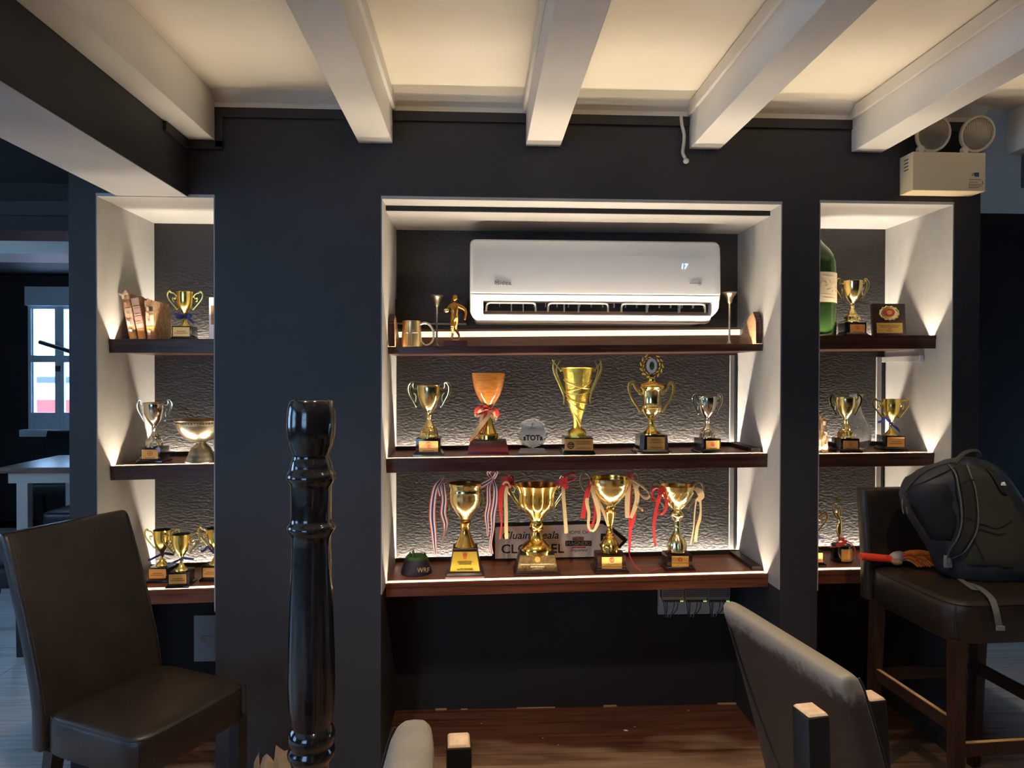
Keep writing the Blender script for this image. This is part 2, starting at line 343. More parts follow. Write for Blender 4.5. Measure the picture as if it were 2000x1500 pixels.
# ================================================================ SETTING
A0, A1, A2, A3, A4, A5, A6, A7 = -1.504, -1.407, -.979, -.3683, 1.1617, 1.3088, 1.843, 1.949
TL, TC, TR = 2.135, 2.140, 2.149
ZC = 2.515; ZB = 2.345; YB = .45
def struct(name, bm, m, parent=None, smooth=False): return obj(name, bm, m, parent, smooth, None if parent else 'structure')
bm = bmesh.new()
for x0, x1 in ((A0, A1), (A2, A3), (A4, A5), (A6, A7)): box(bm, x0, x1, 0, .58, 0, 2.16)
for x0, x1, zt in ((A1, A2, TL), (A3, A4, TC), (A5, A6, TR)):
    box(bm, x0, x1, 0, .58, zt + .012, 2.16)
    box(bm, x0, x1, YB + .03, .58, 0, zt + .012)
box(bm, A0, A7, 0, .58, 2.16, ZC)
struct('wall_back', bm, 'wall')
bm = bmesh.new()
for x0, x1, zt in ((A1, A2, TL), (A3, A4, TC), (A5, A6, TR)): box(bm, x0, x1, YB, YB + .03, .61, zt + .012)
struct('wall_niche', bm, 'plaster')
bm = bmesh.new()
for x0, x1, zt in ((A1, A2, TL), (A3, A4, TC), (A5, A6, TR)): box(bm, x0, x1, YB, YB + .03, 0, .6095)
struct('wall_niche_low', bm, 'blackm')  # coloured black for the shade below the shelves, where no light reaches
# pale painted linings of the niches
LT = .004
for i, (x0, x1, zt, zl) in enumerate(((A1, A2, TL, .60), (A3, A4, TC, .655), (A5, A6, TR, .65))):
    bm = bmesh.new()
    box(bm, x0, x0 + LT, .0005, YB, zl, zt); box(bm, x1 - LT, x1, .0005, YB, zl, zt)
    struct('trim_%d' % (1 + 2 * i), bm, 'liner')
    struct('trim_%d' % (2 + 2 * i), mbox(x0, x1, .0005, YB, zt, zt + .012), 'soffit')
struct('trim_7', mbox(A3 + LT, A4 - LT, .105, YB, TC - .020, TC), ['soffit'])
struct('trim_8', mbox(A3 + LT, A4 - LT, .101, .105, TC - .0185, TC), 'blackm')
# floor
fl = struct('floor', mbox(-5.2, 5.2, -5.0, 4.7, -.06, -.012), 'dark')
pm = None; PW = .118
random.seed(3)
me_p = None
for r in range(43):
    y0 = -.75 + r * PW; x = -4.6 - random.random() * 1.2
    while x < 3.9:
        Lp = 2.3
        if me_p is None:
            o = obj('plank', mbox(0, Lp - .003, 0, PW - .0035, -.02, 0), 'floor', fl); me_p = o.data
        else:
            o = bpy.data.objects.new('plank', me_p); COL.objects.link(o); o.parent = fl
        o.location = (x, y0, random.uniform(-.0008, .0008)); x += Lp
bm = bmesh.new()
for r in range(36):
    y0 = -.75 - (r + 1) * PW
    box(bm, -5.2, 5.2, y0, y0 + PW - .003, -.012, 0)
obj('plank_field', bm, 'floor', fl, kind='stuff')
# chipped paint along the niche floor edge
for k, (px, py, l_) in enumerate(((1010, 1388, .17), (850, 1390, .05), (900, 1390, .03), (1400, 1374, .09), (1440, 1372, .05), (1180, 1384, .06))):
    a = az(px, py, .001); obj('paint_chip', mbox(a.x, a.x + l_, YB - .006, YB - .0005, .0003, .004 + .003 * (k % 2)), 'pale', fl)
for px, py, s_ in ((1222, 1427, .011), (1060, 1442, .004), (1345, 1388, .005), (1090, 1455, .004), (1240, 1420, .005), (940, 1413, .004)):
    a = az(px, py, .001); bm = bmesh.new(); prism(bm, [(-s_, -s_ * .3), (s_ * .2, -s_ * .6), (s_, s_ * .2), (0, s_ * .5)], -.0004, .0004); bmesh.ops.rotate(bm, verts=bm.verts, cent=(0, 0, 0), matrix=Matrix.Rotation(math.pi / 2, 3, 'X')); bmesh.ops.translate(bm, verts=bm.verts, vec=(a.x, a.y, .0018)); obj('paint_flake', bm, 'trimw', fl)
# ceiling and outer shell
struct('ceiling', mbox(-5.2, 5.2, -5, 4.7, ZC, ZC + .1), 'ceil')
def holed(bm, axis, c0, c1, a0, a1, holes):   # wall slab with window holes; a0..a1 along the wall, z 0..ZC
    cur = a0
    for h0, h1, z0, z1 in holes:
        for (p0, p1, q0, q1) in ((cur, h0, 0, ZC), (h0, h1, 0, z0), (h0, h1, z1, ZC)):
            if axis == 'x': box(bm, p0, p1, c0, c1, q0 if q0 else -.06, q1)
            else: box(bm, c0, c1, p0, p1, q0 if q0 else -.06, q1)
        cur = h1
    if axis == 'x': box(bm, cur, a1, c0, c1, -.06, ZC)
    else: box(bm, c0, c1, cur, a1, -.06, ZC)
bm = bmesh.new(); holed(bm, 'x', 4.7, 4.85, -5.2, 5.2, [(-4.62, -3.98, .86, 2.38)]); struct('wall_far', bm, 'wall')
bm = bmesh.new(); holed(bm, 'y', -5.35, -5.2, -5, 4.7, [(-3.2, -1.6, .75, 2.25), (-.2, 1.4, .75, 2.25)]); struct('wall_left', bm, 'wall')
bm = bmesh.new(); holed(bm, 'y', 5.2, 5.35, -5, 4.7, [(.45, 1.50, .05, 1.0)]); struct('wall_right', bm, 'wall')
bm = bmesh.new(); holed(bm, 'x', -5.15, -5, -5.2, 5.2, [(-2.7, -1.1, .75, 2.25)]); struct('wall_front', bm, 'wall')
struct('wall_passage', mbox(1.96, 5.2, 1.62, 1.74, 0, ZC), 'void')
# windows
def window(n, axis, c, a0, a1, z0, z1, mull, rails):
    bm = bmesh.new(); t = .055
    def bx(p0, p1, q0, q1, d=.05):
        if axis == 'x': box(bm, p0, p1, c - d / 2, c + d / 2, q0, q1)
        else: box(bm, c - d / 2, c + d / 2, p0, p1, q0, q1)
    bx(a0, a0 + t, z0, z1); bx(a1 - t, a1, z0, z1); bx(a0, a1, z0, z0 + t); bx(a0, a1, z1 - t, z1)
    for q in mull: bx(q - .045, q + .045, z0, z1, .045)
    for q in rails: bx(a0, a1, q - .025, q + .025, .045)
    w = struct('window_%d' % n, bm, 'winframe')
    xs = [a0] + sorted(mull) + [a1]; zs = [z0] + sorted(rails) + [z1]
    for i in range(len(xs) - 1):
        for j in range(len(zs) - 1):
            b2 = mbox(xs[i] + .02, xs[i + 1] - .02, c - .003, c + .003, zs[j] + .02, zs[j + 1] - .02) if axis == 'x' else mbox(c - .003, c + .003, xs[i] + .02, xs[i + 1] - .02, zs[j] + .02, zs[j + 1] - .02)
            obj('pane', b2, 'pane', w)
    return w
w1 = window(1, 'x', 4.74, -4.62, -3.98, .86, 2.38, [], [])
bm = bmesh.new()
for x0, x1 in ((-4.60, -4.30), (-4.30, -4.0)):
    for a_, b_, c_, d_ in ((x0 + .0005, x0 + (.02 if x0 < -4.5 else .045), .925, 2.205), (x1 - (.045 if x0 < -4.5 else .02), x1 - .0005, .925, 2.205), (x0, x1, .93, 1.10), (x0, x1, 2.16, 2.20), (x0, x1, 1.615, 1.685)): box(bm, a_, b_, 4.70 + (.002 if b_ - a_ > .1 else 0), 4.735, c_, d_, bev=.003)
obj('sash', bm, 'winframe', w1)
obj('window_head', mbox(-4.62, -3.96, 4.66, 4.71, 2.19, 2.385, bev=.006), 'winframe', w1)
obj('window_sill', mbox(-4.64, -3.94, 4.60, 4.71, .86, .93, bev=.006), 'winframe', w1)
bm = bmesh.new(); a = ay(78, 668, 4.6); b = ay(142, 688, 4.5); tube(bm, [a, (a + b) / 2, b], .022, 8, 2); obj('window_stay', bm, 'speaker', w1)
bm = bmesh.new(); box(bm, -4.33, -4.27, 4.675, 4.70, 1.52, 1.58, bev=.008); obj('window_latch', bm, 'speaker', w1)
window(2, 'y', -5.26, -.2, 1.4, .75, 2.25, [.6], [1.5]); window(3, 'y', -5.26, -3.2, -1.6, .75, 2.25, [-2.4], [1.5]); window(4, 'y', 5.26, .45, 1.50, .05, 1.0, [.97], [.5]); window(5, 'x', -5.06, -2.7, -1.1, .75, 2.25, [-1.9], [1.5])
# house across the street
fa = thing('shop_house', 'white house front with red shopfront seen through the left window', 'building', (-9, 9.2, 0))
obj('wall', mbox(-5, 7, 0, .3, -.5, 2.15), 'facade', fa)
obj('shop_band', mbox(-5, 7, -.12, 0, -.5, 1.08), 'redband', fa)
obj('fascia_board', mbox(-5, 7, -.06, 0, 1.25, 1.6), 'facade', fa)
for k in range(5): obj('shop_sign', mbox(-.9 + k * 1.3, -.2 + k * 1.3, -.075, -.061, 1.36, 1.46), 'speaker', fa)
# beams
BX = ((-1.075, -.9755), (-.4508, -.3247), (.1736, .3044), (.7972, .9143), (1.4307, 1.5508), (2.05, 2.17), (2.67, 2.79))
for k, (x0, x1) in enumerate(BX):
    b = obj('ceiling_beam', mbox(x0, x1, -5, -.0005, ZB, ZC, bev=.003), 'beam', kind='structure')
    # small boxed cable cover on the beam's flank
    for s, xx in ((-1, x0), (1, x1)):
        if k in (0, 5, 6): continue
        if (k, s) in ((1, 1), (2, -1), (3, -1), (4, -1)):
            obj('cable_cover', mbox(xx - .012 if s < 0 else xx, xx if s < 0 else xx + .012, -5, -.004, ZC - .05, ZC - .004, bev=.002), 'beam', b)
# dark header beam on the left with a pale underside
hd = obj('ceiling_beam', mbox(-1.335, -1.0752, -5, -.0005, 2.139, ZC), 'wall', kind='structure')
obj('underside_board', mbox(-1.333, -1.0772, -5, -.0005, 2.1375, 2.1465), 'soffit', hd)
# dark moulding and white cornice where the wall meets the ceiling
bm = bmesh.new(); T = .011
seq = [(-.9755, -.4508), (-.3247, .1736), (.3044, .7972), (.9143, 1.4307), (1.5508, 1.949)]
for x0, x1 in seq: box(bm, x0, x1, -T, 0, 2.430, 2.466, bev=.002)
box(bm, -.9745, -.945, -T, 0, 2.318, 2.430, bev=.002); box(bm, -1.0745, -.945, -T, 0, 2.312, 2.344, bev=.002)
box(bm, -1.0749, -1.0649, -.2, -.0005 - T, 2.312, 2.344, bev=.002)
struct('trim_9', bm, 'wall')
bm = bmesh.new()
for x0, x1 in seq:
    hexa(bm, [(x0, -.012, 2.484), (x1, -.012, 2.484), (x1, 0, 2.484), (x0, 0, 2.484), (x0, -.055, ZC), (x1, -.055, ZC), (x1, 0, ZC), (x0, 0, ZC)]); box(bm, x0, x1, -.011, 0, 2.466, 2.484)
struct('trim_10', bm, 'trimw')
# left room bulkheads
struct('trim_11', mbox(-5.2, -1.6, 2.35, 2.75, 2.324, ZC), 'beam')
struct('ceiling_side', mbox(-5.2, -1.336, -.6, 4.7, ZC - .012, ZC - .001), 'blackm')
struct('trim_12', mbox(-5.2, -1.6, 1.2, 1.5, 2.25, ZC - .013), 'blackm'); struct('trim_14', mbox(-5.2, -1.6, 1.17, 1.1995, 2.326, 2.40), 'wall')
struct('trim_13', mbox(-3.50, -1.6, 2.9, 2.98, 2.374, 2.418, bev=.01), 'white')  # white rail put in to stand for a bright strip of light
# ================================================================ SHELVES with their light strips
SH = {}
def shelf(key, label, x0, x1, z0, z1, t, yf, m='mahog', rear=True, front=True, fw=1.0, rw=1.0, lip=.018, sides=()):
    """front fascia | 28 mm slot with the light strip below the rim | deck | batten | slot along the wall"""
    L = x1 - x0; g = .0012
    s = thing('display_shelf', label, 'shelf', (x0, 0, z0)); s.rotation_euler = (0, -math.atan2(z1 - z0, L), 0); s['group'] = 'lit trophy shelves'
    SH[key] = (x0, x1, z0, z1, yf)
    f = bmesh.new(); box(f, g, L - g, yf, yf + .012, -t, 0, bev=.0015); box(f, g, L - g, yf - .003, yf, -.0165, -.0005, bev=.001)
    obj('fascia', f, m, s)
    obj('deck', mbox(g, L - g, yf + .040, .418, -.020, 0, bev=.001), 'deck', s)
    ch = bmesh.new(); box(ch, g, L - g, yf + .012, yf + .040, -.028, -.0198); box(ch, g, L - g, yf + .0385, yf + .0400, -.028, -.0005); box(ch, g, L - g, yf + .012, yf + .0135, -.0198, -.004)
    obj('light_channel', ch, 'slot', s)
    obj('underboard', mbox(g, L - g, yf + .012, YB - .002, -t + .003, -.029), m, s)
    if rear:
        obj('back_batten', mbox(g, L - g, .408, .418, 0, lip), 'batten', s)
    for sd in sides:
        b = bmesh.new(); xx = L - .045 if sd > 0 else .002
        box(b, xx if sd > 0 else .006, L - .006 if sd > 0 else .03, yf + .05, .405, 0, .016); obj('side_batten', b, 'batten', s)
    zc = (z0 + z1) / 2; xc = (x0 + x1) / 2
    an = -math.atan2(z1 - z0, L)
    if front:
        a = area('strip_light', (xc, yf + .026, zc - .0190), (math.pi, an, 0), L - .01, .005, LEDW * L * fw, LED)
    if rear:
        a = area('strip_light', (xc, .436, zc - .0215), (math.pi, an, 0), L - .01, .005, REARW * L * rw, (1, .90, .74))
    return s
X = .0005
lc1 = shelf('c1', 'long red mahogany bottom shelf of the middle niche', A3 + .004, A4 - .004, .667, .690, .053, .100, 'mahog2', sides=(1,), fw=.75)
lc2 = shelf('c2', 'long dark mahogany shelf at middle height in the middle niche', A3 + .004, A4 - .004, 1.154, 1.171, .056, .113, sides=(1,))
lc3 = shelf('c3', 'long dark mahogany shelf just below the air conditioner', A3 + .004, A4 - .004, 1.595, 1.614, .029, .165, rear=False)
ll1 = shelf('l1', 'short reddish bottom shelf of the left niche holding three small cups', A1 + .004, A2 - .004, .652, .662, .054, .085, 'mahog2')
ll2 = shelf('l2', 'short dark shelf of the left niche holding the pedestal bowl', A1 + .004, A2 - .004, 1.132, 1.140, .054, .085)
ll3 = shelf('l3', 'short dark top shelf of the left niche holding old books', A1 + .004, A2 - .004, 1.616, 1.618, .053, .080)
lr1 = shelf('r1', 'short bottom shelf of the right niche holding the star award', A5 + .004, A6 - .004, .699, .703, .054, .100, 'mahog2')
lr2 = shelf('r2', 'short dark shelf of the right niche holding the glass carafe', A5 + .004, A6 - .004, 1.168, 1.173, .053, .100)
lr3 = shelf('r3', 'short dark top shelf of the right niche holding the big bottle', A5 + .004, A6 - .004, 1.643, 1.648, .054, .095)
obj('cleat', mbox(.20, .32, .30, .33, -.078, -.0545, bev=.001), 'bookb', lr1)
def shelfz(k, x):
    x0, x1, z0, z1, y = SH[k]; return z0 + (z1 - z0) * (x - x0) / (x1 - x0) + .0004
# back board with glowing strip on the shelf under the air conditioner
L3 = A4 - A3 - .008
obj('back_board', mbox(.002, L3 - .002, .402, .416, 0, .050, bev=.001), 'pale', lc3)
obj('light_diffuser', mbox(.004, L3 - .004, .404, .416, .0505, .074), 'diff', lc3)
obj('back_cap', mbox(.002, L3 - .002, .400, .420, .0745, .084, bev=.001), 'pale', lc3)
for side, xx in ((1, L3 - .026), (-1, .004)):
    bm = bmesh.new(); w = .022
    prof = [(.172, .001), (.172, .095), (.200, .128), (.245, .118), (.385, .001)]
    a = [bm.verts.new((xx, y, z)) for y, z in prof]; b = [bm.verts.new((xx + w, y, z)) for y, z in prof]
    bm.faces.new(a); bm.faces.new(b[::-1])
    for i in range(5): j = (i + 1) % 5; bm.faces.new((a[j], a[i], b[i], b[j]))
    g = obj('end_gusset', bm, 'pale', lc3)
    obj('front_edge', mbox(xx - .001, xx + w + .001, .1665, .1718, .0015, .094, bev=.001), 'mahog', g)
    obj('top_cap', (lambda q: (hexa(q, [(xx, .1725, .0965), (xx + w, .1725, .0965), (xx + w, .203, .1295), (xx, .203, .1295), (xx, .169, .0995), (xx + w, .169, .0995), (xx + w, .200, .1335), (xx, .200, .1335)]), q)[1])(bmesh.new()), 'mahog', g)
    for q in range(4):
        p = bmesh.new(); ball(p, (xx + (0 if side > 0 else w), .21 + (q % 2) * .07, .03 + .022 * q), .0022, 8, 6); obj('screw', p, 'ink', g)
# ================================================================ cable trunking beside the niches' back corners
def trunk(label, x0, x1, z0, z1, cable=True):
    t = thing('cable_trunking', label, 'trunking', (x0, 0, z0))
    obj('cover', mbox(0, x1 - x0, YB - .010, YB - .0005, 0, z1 - z0, bev=.001), 'liner', t)
    if cable: obj('cable', (lambda b: (tube(b, [(x1 - x0 + .006, YB - .006, 0), (x1 - x0 + .006, YB - .006, z1 - z0)], .0055, 8, 1), b)[1])(bmesh.new()), 'wirek', t)
    return t
a = A4 - .004 - .034
trunk('pale cable cover in the middle niche corner beside the small right cup', a, a + .020, 1.182, 1.575)
trunk('pale cable cover in the middle niche corner above the bottom shelf', a, a + .020, .705, 1.105)
a = A6 - .004 - .040
t = trunk('pale cable cover in the right niche corner behind the ribboned cup', a, a + .022, 1.185, 1.57)
obj('elbow', mbox(.022, .034, .17, YB - .001, .360, .384, bev=.001), 'liner', t)
obj('elbow_clip', mbox(.020, .0355, .165, .172, .356, .386, bev=.001), 'socket', t)
trunk('pale cable cover in the right niche corner beside the bar stool', a, a + .022, .715, 1.105)
# ================================================================ TROPHIES
class Spot:
    """a standing place: axis pixel cx, shelf key, depth Y of the axis -> local metres from photo pixels"""
    def __init__(s, cx, key, Y, yaxis=None):
        s.Y = Y; z = shelfz(key, 0)
        for _ in range(4):
            p = ay(cx, pr((0, Y, z))[1] if _ == 0 else s.py, Y); z = shelfz(key, p.x); s.py = pr((p.x, Y, z))[1]
        s.o = Vector((p.x, Y, z)); s.s = scl(s.o); s.cx = cx
    def z(s, py): return max((s.py - py) * s.s, 0)
    def r(s, px): return px * s.s
    def P(s, dx, py, dy=0): return Vector((dx * s.s, dy, (s.py - py) * s.s))
def plinth(t, S, w, d, zt, m='black', step=None, bev=.002, stepw=1.16, wt=None, name='plinth'):
    """stepped wooden base: w,d in metres; zt top height"""
    bm = bmesh.new(); h = step or zt * .22
    frustum(bm, w * stepw, d * stepw, 0, w * stepw * .985, d * stepw * .985, h * .55, bev)
    frustum(bm, w * (stepw * .93), d * (stepw * .93), h * .55, w * 1.02, d * 1.02, h, bev * .7)
    frustum(bm, w, d, h, (wt or w), d * (wt or w) / w, zt, bev)
    return obj(name, bm, m, t, True)
def cup(t, S, prof, m, rim_depth, seg=48, flute=None, inner='inner', wall=.0025, lobe=0, name='bowl'):
    """hollow bowl; prof from bottom to rim as (z, r)"""
    bm = bmesh.new(); lathe(bm, prof, seg, flute, cap=(True, False))
    zr, rr = prof[-1]; ring = [v for v in bm.verts][-seg:]
    if lobe:
        for v in bm.verts:
            k = max(0, (v.co.z - prof[0][0]) / (zr - prof[0][0])); a = math.atan2(v.co.y, v.co.x)
            q = 1 + .13 * (min(k * 3, 1) ** .7) * abs(math.cos(lobe * a / 2)) ** .6 - .085 * min(k * 3, 1) ** .7; v.co.x *= q; v.co.y *= q
    bm.verts.ensure_lookup_table(); ins = []
    outer = ring
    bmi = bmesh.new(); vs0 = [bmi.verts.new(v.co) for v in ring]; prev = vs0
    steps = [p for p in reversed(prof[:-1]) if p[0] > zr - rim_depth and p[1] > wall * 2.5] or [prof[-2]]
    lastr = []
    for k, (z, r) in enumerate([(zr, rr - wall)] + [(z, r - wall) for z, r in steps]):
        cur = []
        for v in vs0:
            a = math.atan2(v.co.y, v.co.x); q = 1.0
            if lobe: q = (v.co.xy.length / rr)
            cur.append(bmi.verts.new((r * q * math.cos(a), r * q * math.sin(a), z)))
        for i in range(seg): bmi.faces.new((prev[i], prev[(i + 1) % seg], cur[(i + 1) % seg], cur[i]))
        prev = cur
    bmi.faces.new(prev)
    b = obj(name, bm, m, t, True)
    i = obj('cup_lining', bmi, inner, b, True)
    return b
def solid(t, name, prof, m, seg=40, flute=None):
    bm = bmesh.new(); lathe(bm, prof, seg, flute); return obj(name, bm, m, t, True)
def handles(t, S, pts, rad, m, flat=.7, y=0.0, extra=(), n=5, sides=(-1, 1)):
    for sd in sides:
        bm = bmesh.new()
        tube(bm, [S.P(sd * dx, py, y) for dx, py in pts], [S.r(q) for q in rad] if isinstance(rad, (list, tuple)) else S.r(rad), 8, n, flat)
        for ex in extra:
            tube(bm, [S.P(sd * dx, py, y) for dx, py in ex[0]], S.r(ex[1]), 7, n, flat)
        obj('handle', bm, m, t, True)
def plate(t, x0, x1, z0, z1, y, m='plate', lines=(), title=(), emblem=None, rot=0.0, wt=None, ink='ink', size=None):
    """thin metal plate on the front of a base (y = front face) with lines of print; rot tilts it back"""
    bm = bmesh.new(); w = (x1 - x0) / 2; h = z1 - z0; c = (x0 + x1) / 2; k = wt if wt else 1.0
    hexa(bm, [(-w, -.0012, 0), (w, -.0012, 0), (w, 0, 0), (-w, 0, 0), (-w * k, -.0012, h), (w * k, -.0012, h), (w * k, 0, h), (-w * k, 0, h)])
    p = obj('name_plate', bm, m, t); p.location = (c, y, z0); p.rotation_euler = (-rot, 0, 0)
    for fr, wd, th in lines:     # unreadably small engraved lines
        b = bmesh.new(); n = max(3, int(wd * 2 * w / (h * .09)))
        rr = random.Random(int(fr * 1000 + wd * 77)); xx = -w * wd
        while xx < w * wd:
            q = rr.uniform(.02, .07) * 2 * w; q = min(q, w * wd - xx); box(b, xx, xx + q, -.0016, -.0012, h * fr - h * th / 2, h * fr + h * th / 2); xx += q + .012 * 2 * w
        obj('engraved_line', b, ink, p)
    for s_, fr, sz, sh, bo in title:
        text('lettering', s_, sz * h, ink, p, (0 if len(s_) < 99 else 0, -.0014, h * fr), shear=sh, bold=bo)
    if emblem == 'maple':        # red ring round a small leaf
        b = bmesh.new(); R_ = h * .21; zc = h * .63
        tube(b, [(R_ * math.cos(a * math.pi / 9), -.0014, zc + R_ * math.sin(a * math.pi / 9)) for a in range(18)], R_ * .12, 6, 1, closed=True)
        pts = []
        for k2 in range(10):
            a = math.pi / 2 + k2 * math.pi / 5; q = R_ * (.62 if k2 % 2 == 0 else .26); pts.append((q * math.cos(a), zc + q * math.sin(a)))
        prism(b, pts, -.0018, -.0012); box(b, -R_ * .05, R_ * .05, -.0018, -.0012, zc - R_ * .75, zc - R_ * .2); obj('leaf_emblem', b, 'redink', p)
    if emblem == 'ring':
        b = bmesh.new(); R_ = h * .15; zc = h * .74
        tube(b, [(R_ * math.cos(a * math.pi / 9), -.0014, zc + R_ * math.sin(a * math.pi / 9)) for a in range(18)], R_ * .26, 6, 1, closed=True)
        tube(b, [(R_ * .4 * math.cos(a * math.pi / 5), -.0014, zc + R_ * .45 * math.sin(a * math.pi / 5)) for a in range(8)], R_ * .16, 6, 1); obj('round_emblem', b, 'redink', p)
    return p
# ---- kind 1: small cup on a gadrooned dome and square black base
def cup_a(label, cx, key, Y, k, bpy_, m='goldl', emb='maple', rot=0, blue=False, hm=None):
    S = Spot(cx, key, Y); t = thing('trophy_cup', label, 'trophy', S.o, rot); t['group'] = 'small cups on domed stems'
    u = k * S.s
    H = lambda py: (894 - py) * u
    pr_ = [(811, 4.8), (806, 8.5), (801.6, 12), (796, 15.4), (790, 18), (784, 20.2), (778, 21.8), (770, 22.7), (762, 23.2), (758.4, 23.2), (757, 23.9)]
    cup(t, S, [(H(a), b * u) for a, b in pr_], m, 45 * u)
    solid(t, 'stem', [(H(860.5), 19.3 * u), (H(857), 19.5 * u), (H(856), 18.2 * u), (H(852), 18.6 * u), (H(846), 17.8 * u), (H(841), 14.6 * u), (H(839), 11.5 * u), (H(837.5), 12 * u), (H(836), 10.8 * u), (H(832), 8.2 * u), (H(826), 5.2 * u), (H(823), 4.2 * u), (H(820), 5.6 * u), (H(817.5), 4.4 * u), (H(815), 5.4 * u), (H(811), 4.9 * u)], m, 48, ((H(856), H(840), 18, .17),))
    sc = lambda pts: [(a, S.py - k * (894 - b)) for a, b in pts]
    KP = type('K', (), {'P': lambda s_, dx, py, dy=0: Vector((dx * u, dy, H(py))), 'r': lambda s_, px: px * u})()
    handles(t, KP, [(22, 763), (28, 764), (31, 759), (30.5, 753), (35, 753), (39.5, 762), (37, 776), (31, 787), (26.5, 796), (24, 800), (21.5, 798)], [1.6, 1.8, 2.1, 2.0, 3.1, 3.4, 2.6, 2.0, 1.9, 2.2, 1.2], hm or m, .6, extra=(([(30, 772), (25.5, 778), (26, 790)], 1.3),))
    plinth(t, S, 47 * u, 45 * u, H(859), 'black', H(884), bev=.0012, stepw=1.24)
    fr = -(45 * u) / 2 - .0003
    plate(t, -17.5 * u, 19 * u, H(887), H(864), fr, 'plateo', lines=((.2, .6, .05), (.09, .85, .05)), emblem=emb)
    return t
cup_a('small gold cup at the left end of the middle shelf, left of the wooden goblet', 838, 'c2', .205, 1.0, 894)
cup_a('smallest gold cup at the right end of the middle shelf beside the white cable cover', 1381.5, 'c2', .185, .795, 886, 'silver', rot=.22)
cup_a('gold cup between the big wine bottle and the dark plaque', 1664, 'r3', .23, .80, 0)
cup_a('gold cup in front of the glass carafe', 1651, 'r2', .165, .785, 0)
cup_a('silver cup left of the pewter pedestal bowl', 301.5, 'l2', .205, .845, 0, 'silver')
# ---- kind 2: tiny urn cup with scroll handles and a navy bow
def cup_b(label, cx, key, Y, k, rot=0, knot=0, lines=True, bow=0):
    S = Spot(cx, key, Y); t = thing('trophy_cup', label, 'trophy', S.o, rot); t['group'] = 'small urn cups with navy bows'
    u = k * S.s; H = lambda py: (1149 - py) * u
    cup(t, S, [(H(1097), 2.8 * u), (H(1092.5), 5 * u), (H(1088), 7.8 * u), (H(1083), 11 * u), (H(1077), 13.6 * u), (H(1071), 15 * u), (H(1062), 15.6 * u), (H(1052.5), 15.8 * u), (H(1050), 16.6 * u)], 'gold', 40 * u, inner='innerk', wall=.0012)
    solid(t, 'stem', [(H(1121), 11.8 * u), (H(1119), 11.8 * u), (H(1116), 9.5 * u), (H(1112), 6 * u), (H(1108), 3.6 * u), (H(1102), 2.8 * u), (H(1099), 4.0 * u), (H(1097), 2.9 * u)], 'gold', 32, ((H(1119.5), H(1110), 10, .10),))
    KP = type('K', (), {'P': lambda s_, dx, py, dy=0: Vector((dx * u, dy, H(py))), 'r': lambda s_, px: px * u})()
    handles(t, KP, [(14.5, 1062), (17.5, 1058), (22, 1053.5), (27, 1052), (30, 1049.5), (33.5, 1053), (34, 1060), (31, 1067), (26.5, 1073), (20, 1081), (15.5, 1086), (12.5, 1083)], [1.2, 1.4, 1.6, 1.7, 2.3, 1.8, 1.8, 1.7, 1.6, 1.6, 1.9, 1.0], 'gold', .7, extra=(([(17.5, 1058), (20, 1064), (23.5, 1062), (24, 1067), (21, 1070)], 1.1),))
    plinth(t, S, 36 * u, 40 * u, H(1120.5), 'brownbase' if bow == 9 else 'black', H(1142), bev=.0010, stepw=1.22)
    plate(t, -16 * u, 16 * u, H(1141.5), H(1123), -20 * u - .0003, 'plateo', lines=((.55, .55, .06), (.36, .8, .06)))
    # navy bow tied round the stem
    bm = bmesh.new(); ribbon(bm, [(-3.6 * u, -.001, H(1099)), (0, -4.6 * u, H(1099)), (3.6 * u, -.001, H(1099)), (0, 4.6 * u, H(1099)), (-3.6 * u, -.001, H(1099))], 4.5 * u, 5, [9] * 5)
    W_ = 4.6 * u; y = -5 * u
    A = [(0, y, H(1098)), (8 * u, y - 3 * u, H(1095.5)), (17 * u, y - 2 * u, H(1097)), (25 * u, y, H(1098.5))]
    B = [(0, y, H(1098)), (-9 * u, y - 3 * u, H(1102)), (-16 * u, y - 2 * u, H(1106)), (-25 * u, y, H(1110))]
    if bow == 1:
        A = [(0, y, H(1100)), (6 * u, y - 3 * u, H(1105)), (12 * u, y - 3 * u, H(1111)), (15 * u, y, H(1116))]; B = [(0, y, H(1099)), (-7 * u, y, H(1092)), (-13 * u, y, H(1086)), (-20 * u, y, H(1093)), (-27 * u, y, H(1095))]
    if bow == 2:
        A = [(0, y, H(1099)), (9 * u, y - 3 * u, H(1095)), (15 * u, y - 2 * u, H(1099)), (7 * u, y - 3 * u, H(1103)), (0, y, H(1100)), (12 * u, y, H(1107)), (19 * u, y, H(1114))]
        B = [(0, y, H(1099)), (-9 * u, y - 3 * u, H(1097)), (-14 * u, y - 2 * u, H(1102)), (-7 * u, y - 3 * u, H(1104)), (0, y, H(1100)), (-12 * u, y, H(1098)), (-19 * u, y, H(1094))]
    for q in (A, B): ribbon(bm, q, [W_ * .6] + [W_] * (len(q) - 1), 5, [9] * len(q))
    obj('bow', bm, 'navyrib', t)
    return t
cup_b('small gold cup on the left side of the cup trio, partly behind the front one', 317, 'l1', .235, .98, .0, bow=0)
cup_b('small gold cup standing frontmost of the cup trio on the left bottom shelf', 354.5, 'l1', .150, 1.0, .06, bow=0)
cup_b('small gold cup on the right of the trio, cut by the dark wall', 421, 'l1', .225, .99, -.05, bow=1)
cup_b('small gold cup with navy bow beside the leaning old books', 361.5, 'l3', .215, .96, .05, bow=2)
cup_b('small gold cup with navy bow at the right end beside the corner cable cover', 1739.5, 'r2', .225, 1.0, -.1, bow=1)
cup_b('small gold cup showing only a handle past the dark pillar', 1581, 'r1', .205, 1.0, 0, bow=0)

